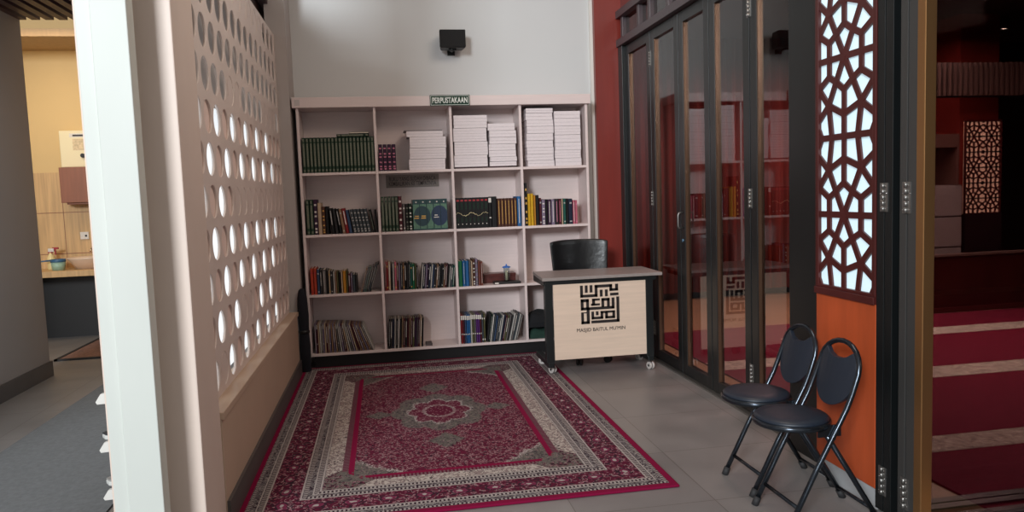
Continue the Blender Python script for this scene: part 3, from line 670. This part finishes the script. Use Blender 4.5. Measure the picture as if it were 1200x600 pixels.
bm = bmesh.new(); lathe(bm, [(.034, .110), (.034, .117), (.022, .122), (.006, .126), (.006, .136), (.003, .140)]); obj('lid', bm, mat('lid_blue', (60, 110, 190), .35), jar)
bm = bmesh.new(); lathe(bm, [(.012, .007), (.012, .085), (.005, .088)]); obj('contents', bm, mat('jar_cream', (214, 200, 170), .5), jar)
# --- bottom shelf
z = Z[0]
seqc = ['lilac', 'maroon', 'white', 'tan', 'cream', 'grey', 'lilac', 'maroon', 'tan', 'grey']
mg = []
for i in range(34):
    ln = 0 if i < 12 else -min(24, (i-11)*1.25)
    mg.append((.0118 if i < 12 else .0102, .235-.0008*i, seqc[(i*7+i//3) % 10], 'LKPT'[i % 4]+'wsww'[i % 4], 0 if i < 12 else ln))
def run_mag(x, z, mg, place, group, kind):
    for i, (w, h, col, style, lean) in enumerate(mg):
        lb = '%s %s thin %s, %s from the left, %s' % (STW[style[0]], WORD.get(col, col), kind, ORD[i] if i < len(ORD) else ('thirty-third' if i == 32 else 'thirty-fourth'), place)
        put_book(x, F0+random.uniform(0, .008), z, w, h, .2, col, style, lean, lb, group, kind)
        x += w/math.cos(R(lean))+.0003+(abs(mg[min(i+1, len(mg)-1)][4]-lean)*PI/180*h*.0)
# magazines stand on their left lower edge while the tops lean left: keep the fan anchored at the base
mm = []; xx = -.578
for i in range(30):
    lean = 0 if i < 10 else -min(21, (i-9)*1.15)
    mm.append((xx, lean)); 
    xx += .0122/math.cos(R(lean))
    nl = 0 if i+1 < 10 else -min(21, (i-8)*1.15)
    xx += .232*(math.sin(R(-nl))-math.sin(R(-lean)))
for i, (x_, lean) in enumerate(mm):
    c = seqc[(i*7+i//3) % 10]; stl = 'LKPT'[i % 4]+'wsww'[i % 4]
    put_book(x_, F0+random.uniform(0, .006), z, .0120, .236-.0006*i, .2, c, stl, lean, '%s %s magazine, %s from the left, bottom shelf far left bay' % (STW[stl[0]], WORD.get(c, c), ORD[i]), 'magazines on the bottom shelf', 'magazine')
seq = [('black', .238), ('charcoal', .238), ('navy', .236), ('white', .236), ('black', .236), ('white', .236), ('charcoal', .234), ('tan', .236), ('maroon', .234), ('charcoal', .234), ('maroon', .236), ('tan', .236), ('maroon', .232), ('olive', .232), ('purple', .236), ('purple', .236), ('maroon', .236), ('cream', .236), ('black', .23)]
run(-.016, F0, z, [(.0142, h, c, 'LTPL'[i % 4]+'swsg'[i % 4], 3.5) for i, (c, h) in enumerate(seq)], 'bottom shelf second bay', 'books on the bottom shelf', jit=.01)
bmx = bmesh.new(); prism(bmx, [(0, 0), (.05, 0), (.05, .12), (0, .12)], 'z', 0, .016); o = obj('small_box', bmx, mat('box_slate', (84, 76, 76), .6), loc=(.285, F0+.02, z+.0005), bevel=.002); tag(o, 'tiny grey box right of the books on the bottom shelf second bay', 'box')
seq = [('red', .235), ('maroon', .235), ('steelblue', .235), ('blue', .232), ('blue', .232), ('white', .236), ('olive', .236), ('grey', .236), ('violet', .236), ('violet', .234), ('maroon', .234), ('slate', .234), ('olive', .234)]
run(.568, F0, z, [(.0150, h, c, ('K' if i < 11 else 'B')+'w', 0) for i, (c, h) in enumerate(seq)], 'bottom shelf third bay', 'white-topped books on the bottom shelf', jit=.01)
seq = [('charcoal', .225), ('darkgreen', .226), ('white', .222), ('slate', .21), ('steelblue', .21), ('charcoal', .21), ('slate', .212), ('white', .215), ('navy', .213), ('maroon', .208), ('olive', .208), ('grey', .212), ('charcoal', .21), ('white', .226), ('grey', .23), ('slate', .226), ('white', .215), ('grey', .21)]
run(.772, F0, z, [(.0136, h, c, 'PLTP'[i % 4]+'wsws'[i % 4], 8+i*.42) for i, (c, h) in enumerate(seq)], 'leaning group, bottom shelf third bay', 'leaning books on the bottom shelf', jit=.008)
# folded cloths in the last bay
def cloth(name, x0, x1, y0, y1, z0, h, m, label, cat):
    bm = bmesh.new(); nx, ny = 16, 10; top = []
    for i in range(nx+1):
        rowv = []
        for j in range(ny+1):
            u, v = i/nx, j/ny; e = min(1, 6*min(u, 1-u))*min(1, 5*min(v, 1-v))
            rowv.append(bm.verts.new((x0+(x1-x0)*u, y0+(y1-y0)*v, z0+h*(.35+.65*e**.5)+.012*math.sin(9*u+5*v)*e)))
        top.append(rowv)
    for i in range(nx):
        for j in range(ny): bm.faces.new((top[i][j], top[i+1][j], top[i+1][j+1], top[i][j+1])).smooth = True
    edge = [top[i][0] for i in range(nx+1)]+[top[nx][j] for j in range(1, ny+1)]+[top[i][ny] for i in range(nx-1, -1, -1)]+[top[0][j] for j in range(ny-1, 0, -1)]
    low = [bm.verts.new((v.co.x, v.co.y, z0)) for v in edge]
    for i in range(len(edge)): bm.faces.new((edge[i], edge[(i+1) % len(edge)], low[(i+1) % len(edge)], low[i]))
    bm.faces.new(low)
    return tag(obj(name, bm, m), label, cat)
cloth('folded_cloth', 1.135, 1.42, 5.93, 6.15, z+.001, .075, mat('cloth_green', (26, 56, 46), .9, noise=.2, nscale=30), 'folded dark green cloth on the bottom shelf behind the desk', 'cloth')
cloth('folded_bag', 1.130, 1.40, 5.94, 6.15, z+.092, .115, mat('cloth_black', (18, 20, 24), .9, noise=.2, nscale=30), 'soft black bag lying on the green cloth behind the desk', 'bag')
# rolled navy bundle in the corner
bd = thing('navy_bundle', 'tall dark navy bundle standing in the corner between low wall and bookcase', 'bag', (-.645, 5.835, 0))
bm = bmesh.new(); lathe(bm, [(.030, 0), (.042, .02), (.046, .2), (.040, .32), (.045, .45), (.040, .58), (.028, .64), (.012, .655)], n=20, sx=.92, sy=.85); obj('wrapped_body', bm, navy_cloth, bd)
bm = bmesh.new(); lathe(bm, [(.0425, 0), (.0445, .006), (.0445, .018), (.0425, .024)], n=20, sx=.94, sy=.88); o = obj('tie', bm, black_plastic, bd, loc=(0, 0, .31))

# ------------------------------------------------------------------ wall speaker
spk = thing('wall_speaker', 'small black loudspeaker mounted high on the back wall above the sign', 'speaker', (.605, 6.2, 2.56))
bm = bmesh.new(); prism(bm, [(-.105, -.19), (.105, -.19), (.09, -.055), (-.09, -.055)], 'z', -.072, .072)
obj('cabinet', bm, black_plastic, spk, bevel=.012)
obj('grille', B((-.102, -.200, -.068, .102, -.186, .068)), mat('speaker_grille', (10, 10, 12), .8, noise=.3, nscale=200), spk, bevel=.004)
bm = bmesh.new(); tube(bm, [(.062, -.199, .006), (.062, -.195, .006)], .007, 12); obj('badge', bm, mat('badge_grey', (70, 70, 72), .4), spk)
bm = bmesh.new(); box(bm, -.03, -.012, -.10, .03, 0, .03); tube(bm, [(0, 0, -.06), (0, -.06, -.075), (0, -.12, -.075)], .010, 10); tube(bm, [(-.03, -.14, -.078), (.03, -.14, -.078)], .011, 10)
for s in (-.02, .014): tube(bm, [(s, -.15, -.072), (s, -.15, -.09)], .007, 8)
obj('bracket', bm, black_metal, spk)

# ================================================================== DESK
dk = thing('reception_desk', 'grey topped desk on castors with pale wood front and black emblem', 'desk', (1.50, 5.10, 0))
bm = bmesh.new(); prism(bm, [(-.425, 0.0), (.460, -.005), (.470, .46), (-.395, .49)], 'z', .695, .717); obj('table_top', bm, grey_top, dk, bevel=.002)
obj('apron', B((-.40, .018, .665, .42, .05, .695), (-.40, .42, .655, .42, .45, .695), (-.405, .05, .655, -.375, .42, .695), (.385, .05, .655, .42, .42, .695)), black_metal, dk)
obj('front_panel', B((-.345, .020, .122, .340, .036, .668)), pale_wood, dk, bevel=.001)
for x in (-.405, .342):
    obj('leg', B((x, .022, .10, x+.056, .075, .667)), black_metal, dk, bevel=.003)
for x in (-.372, .372):
    obj('foot_bar', B((x-.022, .02, .068, x+.022, .46, .105)), black_metal, dk, bevel=.003)
castor_clear = mat('castor_clear', (198, 192, 188), .25)
def castor(x, y, a):
    c = bpy.data.objects.new('castor', None); C.objects.link(c); c.parent = dk; c.location = (x, y, .0130 if x < 0 else 0); c.rotation_euler = (0, 0, a)
    for s in (-.012, .012):
        bm = bmesh.new(); tube(bm, [(s-.006, 0, .0275), (s+.006, 0, .0275)], .027, 20); obj('wheel', bm, castor_clear, c)
        bm = bmesh.new(); tube(bm, [(s-.0075, 0, .0275), (s+.0075, 0, .0275)], .009, 12); obj('wheel_hub', bm, black_plastic, c)
    bm = bmesh.new(); tube(bm, [(-.019, 0, .0275), (.019, 0, .0275)], .005, 8); tube(bm, [(0, .012, .045), (0, .014, .075)], .008, 8); box(bm, -.005, -.01, .05, .005, .028, .058)
    obj('fork', bm, chrome, c)
for x, y, a in ((-.348, .10, .5), (-.36, .41, 1.3), (.378, .05, .3), (.40, .36, 2.0)): castor(x, y, a)
# square kufic emblem
K = [(148, 112, 172, 217), (148, 193, 300, 217), (190, 112, 214, 176), (232, 112, 256, 176), (275, 112, 300, 217), (275, 112, 430, 137), (320, 157, 344, 217), (365, 157, 389, 217),
     (405, 112, 430, 172), (456, 112, 482, 172), (405, 150, 482, 172), (410, 190, 484, 213),
     (150, 232, 175, 330), (198, 232, 222, 330), (150, 232, 222, 258), (150, 306, 447, 330), (250, 232, 318, 250), (240, 276, 318, 294), (250, 232, 276, 294),
     (332, 232, 356, 312), (381, 232, 405, 312), (332, 232, 405, 256), (422, 232, 447, 330), (464, 225, 489, 450), (240, 426, 489, 450),
     (152, 348, 175, 452), (200, 306, 226, 452), (152, 428, 226, 452), (152, 348, 200, 356),
     (242, 346, 264, 415), (242, 393, 345, 415), (281, 346, 304, 380), (322, 346, 345, 415), (322, 346, 450, 364), (362, 346, 386, 415), (426, 346, 450, 415), (362, 393, 450, 415)]
bm = bmesh.new()
for a, b_, c, d_ in K:
    X = lambda p: -.149+(p-148)/341*.288
    Zz = lambda p: .648-(p-112)/340*.278
    box(bm, X(a), .0175, Zz(d_), X(c), .0205, Zz(b_))
ink = mat('emblem_black', (38, 32, 32), .45)
obj('emblem', bm, ink, dk)
text('lettering', "MASJID BAITUL MU'MIN", .034, .360, ink, dk, at(0, .0198, .324), .002, 0)

# office chair behind the desk
oc = thing('office_chair', 'black office chair with curved backrest behind the desk', 'chair', (1.51, 5.62, 0))
bm = bmesh.new(); n = 14; W = .235
def back_pt(i, j, off):
    u = i/n*2-1; v = j/10
    wz = W*(1-.10*(1-v))
    z_ = .56+v*.375-.012*(abs(u)**5)*(v) + .004*(1-u*u)*v
    return Vector((u*wz, .05-.045*(1-u*u)*0+.05*(1-u*u)+off+.03*v, z_))
for off in (0, .035):
    g = [[bm.verts.new(back_pt(i, j, off)) for j in range(11)] for i in range(n+1)]
    for i in range(n):
        for j in range(10): bm.faces.new((g[i][j], g[i+1][j], g[i+1][j+1], g[i][j+1])).smooth = True
    if off == 0: g0 = g
for i in range(n):
    bm.faces.new((g0[i][0], g0[i+1][0], g[i+1][0], g[i][0])); bm.faces.new((g0[i][10], g[i][10], g[i+1][10], g0[i+1][10]))
for j in range(10):
    bm.faces.new((g0[0][j], g[0][j], g[0][j+1], g0[0][j+1])); bm.faces.new((g0[n][j], g0[n][j+1], g[n][j+1], g[n][j]))
obj('backrest', bm, mat('black_leatherette', (16, 17, 19), .32, bump=.5, nscale=9), oc, bevel=.008)
bm = bmesh.new(); lathe(bm, [(.19, .43), (.22, .445), (.225, .475), (.20, .495), (0.001, .50)], n=28, sx=1.0, sy=.86); obj('seat', bm, black_mesh, oc, loc=(0, -.07, 0))
bm = bmesh.new(); tube(bm, [(0, .05, .44), (0, .17, .47), (0, .165, .62)], .016, 10); obj('back_support', bm, black_metal, oc)
bm = bmesh.new(); tube(bm, [(0, -.02, .09), (0, -.02, .43)], [.028, .02], 12); obj('gas_lift', bm, black_metal, oc)
for k in range(5):
    a = R(25+72*k); dx, dy = math.cos(a), math.sin(a)
    bm = bmesh.new(); tube(bm, [(0, -.02, .10), (dx*.2, -.02+dy*.2, .075)], [.022, .014], 8); ft = obj('base_arm', bm, black_plastic, oc)
    bm = bmesh.new()
    for s in (-.014, .014): tube(bm, [(dx*.2-dy*(s-.008), -.02+dy*.2+dx*(s-.008), .026), (dx*.2-dy*(s+.008), -.02+dy*.2+dx*(s+.008), .026)], .026, 16)
    obj('castor_wheel', bm, black_plastic, ft)

# ================================================================== FOLDING CHAIRS
def arc(cx, cz, r, a0, a1, n): return [(cx+r*math.cos(a0+(a1-a0)*i/n), cz+r*math.sin(a0+(a1-a0)*i/n)) for i in range(n+1)]
def folding_chair(label, loc, rz=0):
    t = thing('folding_chair', label, 'chair', loc, rz, None)
    hw = .130; rt = .0105
    # main loop: front foot - bend - back loop - other front foot
    def side(s):
        return [(-.095, s*hw, .012), (.02, s*hw, .235), (.115, s*hw, .405), (.145, s*hw, .46), (.168, s*hw, .515), (.194, s*hw*.98, .585)]
    def on_loop(y, z): return (.198+(z-.60)*.22, y, z)
    lp = [on_loop(hw*.97*math.cos(a), .585+.108*math.sin(a)**.9) for a in [PI*i/12 for i in range(1, 12)]]
    bm = bmesh.new(); tube(bm, side(1)+lp+side(-1)[::-1], rt, 12); obj('main_frame', bm, mat('frame_enamel', (64, 70, 78), .2, .85), t)
    fe = _m['frame_enamel']
    # rear leg frame
    hy = .112
    bm = bmesh.new(); tube(bm, [(.285, hy, .012), (.17, hy, .20), (.05, hy, .392)], rt, 12); obj('rear_leg', bm, fe, t)
    bm = bmesh.new(); tube(bm, [(.285, -hy, .012), (.17, -hy, .20), (.05, -hy, .392)], rt, 12); obj('rear_leg', bm, fe, t)
    bm = bmesh.new(); tube(bm, [(.262, -hy, .050), (.262, hy, .050)], .008, 10); obj('rear_stretcher', bm, fe, t)
    bm = bmesh.new(); tube(bm, [(-.055, -hw, .088), (-.055, hw, .088)], .008, 10); obj('front_stretcher', bm, fe, t)
    for x, y in ((-.099, hw), (-.099, -hw), (.289, hy), (.289, -hy)):
        dx = .5 if x < 0 else -.6
        bm = bmesh.new(); tube(bm, [(x, y, .0), (x+dx*.03, y, .034)], .0145, 12); obj('foot_cap', bm, rubber, t)
    # seat
    bm = bmesh.new(); lathe(bm, [(.135, .382), (.147, .386), (.150, .396), (.147, .404), (.140, .406)], n=40); obj('seat_pan', bm, fe, t, loc=(-.01, 0, 0))
    bm = bmesh.new(); lathe(bm, [(.140, .404), (.141, .412), (.130, .420), (.08, .424), (.001, .425)], n=40); obj('seat_pad', bm, navy_vinyl, t, loc=(-.01, 0, 0))
    for s in (1, -1):
        bm = bmesh.new(); box(bm, .03, s*.121-.003, .355, .125, s*.121+.003, .40); tube(bm, [(.085, s*.105, .352), (.085, s*.142, .352)], .006, 8)
        obj('hinge_bracket', bm, fe, t)
    # back pad: rounded shield with a scooped top
    pts = [(.105*math.cos(a)*1.12, .565+.108*math.sin(a)) for a in [PI+PI*i/20 for i in range(21)]]   # lower half
    pts = [(-.118, .605), (-.120, .58)]+[(p[0]*1.0, p[1]) for p in pts]+[(.120, .58), (.118, .605), (.108, .645), (.085, .672)]
    pts += [(.055, .652), (.02, .642), (-.02, .642), (-.055, .652), (-.085, .672), (-.108, .645)]
    bm = bmesh.new(); F_, B_ = [], []
    for y, z in pts:
        z -= .012; xx = .160+(z-.46)*.25
        F_.append(bm.verts.new((xx-.016+.9*y*y, y, z))); B_.append(bm.verts.new((xx+.004+.9*y*y, y, z)))
    bm.faces.new(F_); bm.faces.new(B_[::-1])
    for i in range(len(pts)): bm.faces.new((F_[i], B_[i], B_[(i+1) % len(pts)], F_[(i+1) % len(pts)]))
    bmesh.ops.triangulate(bm, faces=[f for f in bm.faces if len(f.verts) > 4])
    obj('back_pad', bm, navy_vinyl, t, bevel=.005)
    return t
fc = folding_chair('folding chair with round navy seat nearer the glass doors', (1.582, 2.99, 0))
dup(fc, (1.552, 2.652, 0), 'folding chair with round navy seat in front of the orange panel')

# ================================================================== CORRIDOR / WASH AREA
ct = thing('wash_counter', 'wood laminate wash counter with dark open underside against the far wall', 'counter', (-2.9, 8.38, 0))
obj('counter_top', B((-.68, -.42, .655, .9, 0, .715)), warm_wood, ct, bevel=.003)
obj('side_leg', B((-.66, -.42, .0, -.60, 0, .655)), warm_wood, ct, bevel=.003)
obj('front_board', B((-.60, -.06, .0, .9, -.03, .655)), black_plastic, ct)
bs = thing('wash_basin', 'cream vessel basin on the wash counter', 'basin', (-2.98, 8.19, .7155))
bm = bmesh.new(); lathe(bm, [(.10, 0), (.155, .10), (.165, .115), (.155, .115), (.095, .012), (.001, .01)], n=32, sx=1.25, sy=1); obj('bowl', bm, mat('basin_cream', (226, 200, 176), .3), bs)
bm = bmesh.new(); tube(bm, [(.0, .165, 0), (.0, .165, .18), (0, .12, .20), (0, .05, .17)], .011, 10); obj('tap', bm, chrome, bs)
sb = thing('spray_bottle', 'cream spray bottle with red trigger on the wash counter', 'bottle', (-3.345, 8.22, .7155))
bm = bmesh.new(); lathe(bm, [(.035, 0), (.038, .01), (.038, .12), (.016, .16), (.014, .18)], n=20); obj('bottle_body', bm, mat('bottle_cream', (226, 206, 150), .4), sb)
bm = bmesh.new(); box(bm, -.02, -.012, .18, .035, .012, .215); obj('spray_head', bm, whiteband, sb, bevel=.003)
bm = bmesh.new(); box(bm, .02, -.008, .205, .075, .008, .225); box(bm, .04, -.006, .15, .05, .006, .205); box(bm, -.02, -.014, .168, .02, .014, .18); obj('trigger', bm, redband, sb)
dp = thing('water_dipper', 'blue rimmed plastic dipper with long handle beside the spray bottle', 'dipper', (-3.235, 8.10, .7155))
bm = bmesh.new(); lathe(bm, [(.055, 0), (.066, .085), (.064, .085), (.053, .006), (.001, .005)], n=24); obj('cup', bm, mat('dipper_mint', (150, 180, 160), .4), dp)
bm = bmesh.new(); lathe(bm, [(.067, .082), (.070, .085), (.070, .11), (.067, .11), (.065, .084)], n=24); tube(bm, [(-.066, 0, .10), (-.20, -.02, .092)], [.009, .006], 8); obj('rim_handle', bm, mat('dipper_blue', (50, 92, 128), .4), dp)
cb = obj('wall_cabinet', B((0, 0, 0, .36, .20, .355), (.04, .03, -.02, .36, .2, 0)), brown_wood, loc=(-3.19, 8.18, 1.385), bevel=.003); tag(cb, 'reddish brown box cabinet fixed to the laminate wall panelling', 'cabinet')
wh = thing('water_heater', 'cream wall unit with black dial above the brown cabinet', 'water heater', (-3.03, 8.38, 1.93))
obj('casing', B((-.175, -.09, -.185, .175, 0, .185)), mat('heater_cream', (228, 216, 178), .4), wh, bevel=.008)
obj('logo_plate', B((-.075, -.092, .115, .10, -.089, .155)), whiteband, wh)
obj('logo_mark', B((-.045, -.0935, .125, .06, -.0915, .143)), ink, wh)
obj('info_panel', B((-.05, -.092, -.015, .08, -.089, .10)), mat('heater_print', (206, 186, 150), .5, noise=.2, nscale=60), wh)
bm = bmesh.new(); tube(bm, [(.04, -.11, -.07), (.04, -.09, -.07)], .022, 16); box(bm, .036, -.118, -.09, .044, -.108, -.05); obj('dial', bm, black_plastic, wh)
bm = bmesh.new()
for x in (-.10, -.05, .03, .08): tube(bm, [(x, -.05, -.205), (x, -.05, -.185)], .007, 8)
obj('pipe_stubs', bm, steel, wh)
so = obj('wall_socket', B((0, 0, 0, .08, .012, .075), (.045, -.003, .025, .065, 0, .045, 1)), [whiteband, ink], loc=(-3.11, 8.37, 1.005)); tag(so, 'small white socket on the laminate wall beside the column', 'socket')
# shoe rack
rk = thing('shoe_rack', 'white shoe rack showing bracket tips behind the left column', 'shoe rack', (-1.03, 3.2, 0))
for z in (.145, .345, .545):
    obj('shelf', B((-.10, 0, z-.012, .14, .95, z)), white_paint, rk, bevel=.002)
    for y in (0.0, .93):
        bm = bmesh.new(); prism(bm, [(-.155, z-.006), (-.135, z+.025), (-.10, z+.030), (-.10, z-.014), (-.15, z-.016)], 'y', y, y+.02); obj('bracket_tip', bm, white_paint, rk)
for y in (.3, .93): obj('upright', B((.11, y, 0, .14, y+.02, .75)), white_paint, rk)
def shoe(x, y, z, label, m):
    t = thing('slipper', label, 'slipper', (x, y, z), R(90), 'slippers on the shoe rack')
    prof = [(0, .026), (.05, .032), (.12, .030), (.18, .038), (.23, .034), (.26, .012)]
    bm = bmesh.new(); prism(bm, [(a, w_) for a, w_ in prof]+[(a, -w_) for a, w_ in prof[::-1]], 'z', 0, .018); obj('sole', bm, mat('sole_white', (214, 214, 210), .6), t, bevel=.004)
    bm = bmesh.new(); prism(bm, [(a, w_*.86) for a, w_ in prof]+[(a, -w_*.86) for a, w_ in prof[::-1]], 'z', .018, .024); obj('footbed', bm, m, t, bevel=.002)
    bm = bmesh.new()
    for k in range(9):
        pass
    pts = [(.19, .036*math.cos(PI*k/8), .02+.035*math.sin(PI*k/8)) for k in range(9)]
    tube(bm, pts, .007, 8); tube(bm, [(p[0]-.025, p[1], p[2]) for p in pts], .007, 8); obj('strap', bm, m, t)
    return t
a1 = shoe(-1.13, 3.05, .347, 'white soled slipper on the middle tier of the shoe rack', mat('slip_dark', (44, 48, 54), .6))
a2 = shoe(-1.15, 3.04, .147, 'white soled slipper on the lowest tier of the shoe rack', mat('slip_grey', (160, 158, 156), .6))
for a in (a1, a2): a.rotation_euler = (0, 0, R(160)); a.location.y = 3.27; a.location.x = -.975

# ================================================================== PRAYER HALL
carpet = mat('prayer_carpet', (122, 8, 46), .95, noise=.08, nscale=30); hallwood = mat('hall_wood', (184, 152, 116), .35, noise=.1, nscale=4, stretch=(5, .6, 1))
struct('floor_hall', B((2.03, -3, -.1, 9, 9, 0)), hallwood)
bandm = mat('carpet_band', (196, 188, 172), .95, noise=.5, nscale=38)
cp = obj('prayer_carpet', B((2.305, -2.6, 0, 8.6, 6.38, .010)), carpet); tag(cp, 'deep red carpet covering the prayer hall floor behind the glass', 'carpet')
for (x0, x1, y0, y1) in ((2.305, 3.25, 4.90, 5.15), (2.305, 3.6, 3.10, 3.30), (3.26, 8.5, 4.30, 4.56), (3.26, 8.5, 5.52, 5.78)):
    obj('carpet_band', B((x0+.001, y0, .010, x1, y1, .0115)), bandm, cp)
# wall of pleated curtain
bm = bmesh.new(); n = 260; prev = None
for i in range(n+1):
    x_ = 2.05+i*(5.3-2.05)/n; y_ = 8.2+.035*math.sin(i*2*PI/9)+.01*math.sin(i*1.7)
    a = bm.verts.new((x_, y_, .09)); b_ = bm.verts.new((x_, y_, 3.1))
    if prev: bm.faces.new((prev[0], a, b_, prev[1])).smooth = True
    prev = (a, b_)
cu = obj('curtain', bm, mat('curtain_red', (138, 52, 46), .8, noise=.3, nscale=3, stretch=(4, 1, .02)))
sm = cu.modifiers.new('solid', 'SOLIDIFY'); sm.thickness = .006
tag(cu, 'long pleated red brown curtain across the far side of the prayer hall', 'curtain')
struct('wall_hall_back', B((2.03, 8.35, 0, 9, 8.45, 3.8)), mat('hall_dark', (28, 18, 20), .6))
struct('wall_hall_right', B((8.6, -3, 0, 8.7, 8.4, 3.8)), maroon)
struct('ceiling_hall', B((2.13, -3, 3.0, 8.7, 8.4, 3.06)), mat('hall_ceiling', (44, 30, 30), .7))
pt = thing('low_partition', 'dark maroon low partition with pale top edge beyond the hall carpet', 'partition', (5.2, 6.45, 0))
obj('panel', B((0, 0, 0, 3.3, .06, .555)), maroon, pt); obj('top_rail', B((-.01, -.015, .555, 3.3, .075, .575)), mat('rail_pale', (120, 96, 88), .5), pt); obj('base_rail', B((0, -.02, .01, 3.3, 0, .05)), mat('rail_red', (90, 30, 34), .5), pt)
cbn = thing('storage_cabinet', 'pale cabinet of three wide drawers beyond the partition', 'cabinet', (5.25, 6.56, 0))
obj('carcass', B((0, .02, 0, .42, .35, 1.25)), mat('cab_pale', (150, 140, 136), .5), cbn)
for k in range(4): obj('drawer', B((.005, 0, .03+.305*k, .415, .02, .32+.305*k)), _m['cab_pale'], cbn, bevel=.003)
col_ = struct('column_hall', B((5.96, 6.95, 0, 6.42, 7.3, 3.0)), mat('hall_red', (122, 38, 32), .35, noise=.1, nscale=3))
lp = thing('lit_fretwork_panel', 'backlit pierced fretwork panel on a dark cabinet across the prayer hall', 'decorative panel', (5.76, 6.62, 0))
obj('dark_cabinet', B((0, 0, 0, .42, .12, .95)), mat('cab_dark', (40, 22, 26), .4), lp, bevel=.003)
obj('lit_sheet', B((.01, .04, .95, .41, .05, 1.88)), mat('warm_acrylic', (255, 214, 180), .4, emit=.55), lp)
bm = bmesh.new(); box(bm, 0, .015, .94, .42, .035, .96); box(bm, 0, .015, 1.87, .42, .035, 1.89); box(bm, 0, .015, .95, .014, .035, 1.88); box(bm, .406, .015, .95, .42, .035, 1.88)
def bar2(a, b):
    a = Vector(a); b = Vector(b); d = (b-a).normalized(); n_ = Vector((-d.y, d.x))*.0062
    prism(bm, [(a+n_)[:], (b+n_)[:], (b-n_)[:], (a-n_)[:]], 'y', .018, .032)
for cxi in range(2):
    for k in range(3):
        zc = .95+.155+k*.31
        for sg_ in (1, -1):
            for a, b_ in segs: bar2((.01+cxi*.2+.2*a[0], zc+sg_*a[1]*.155), (.01+cxi*.2+.2*b_[0], zc+sg_*b_[1]*.155))
obj('fretwork', bm, maroon, lp)
gr = thing('slatted_grille', 'band of upright pale slats high across the prayer hall', 'grille', (5.15, 6.55, 2.12))
bm = bmesh.new()
for k in range(46): box(bm, k*.058, 0, 0, k*.058+.026, .03, .32)
sl = obj('slats', bm, mat('slat_pale', (92, 70, 64), .5), gr); obj('backing', B((0, .06, -.01, 2.7, .08, .33)), black_plastic, gr)
sh = obj('upper_shelf', B((0, 0, 0, .42, .3, .13), (0, 0, -.368, .02, .3, 0), (.40, 0, -.368, .42, .3, 0)), mat('shelf_brown', (96, 66, 58), .5), loc=(5.2, 6.55, 1.62)); tag(sh, 'dim brown shelf box above the pale drawers in the hall', 'shelf')
for i, (x_, y_) in enumerate(((4.75, 5.65), (5.55, 5.65), (6.7, 7.2))):
    t = thing('ceiling_spotlight', ['white ceiling spotlight nearest the brass door edge, seen through glass', 'white ceiling spotlight at the right edge of the photo, through glass', 'white ceiling spotlight farthest back in the prayer hall'][i], 'ceiling light', (x_, y_, 2.90), 0, 'hall ceiling lights')
    bm = bmesh.new(); lathe(bm, [(.055, .10), (.055, 0), (.045, 0), (.045, .02)], n=20); obj('housing', bm, black_plastic, t)
    bm = bmesh.new(); lathe(bm, [(.001, .012), (.042, .012), (.042, .018), (.001, .018)], n=20); obj('lamp', bm, mat('spot_lamp', (255, 240, 215), .4, emit=18), t)
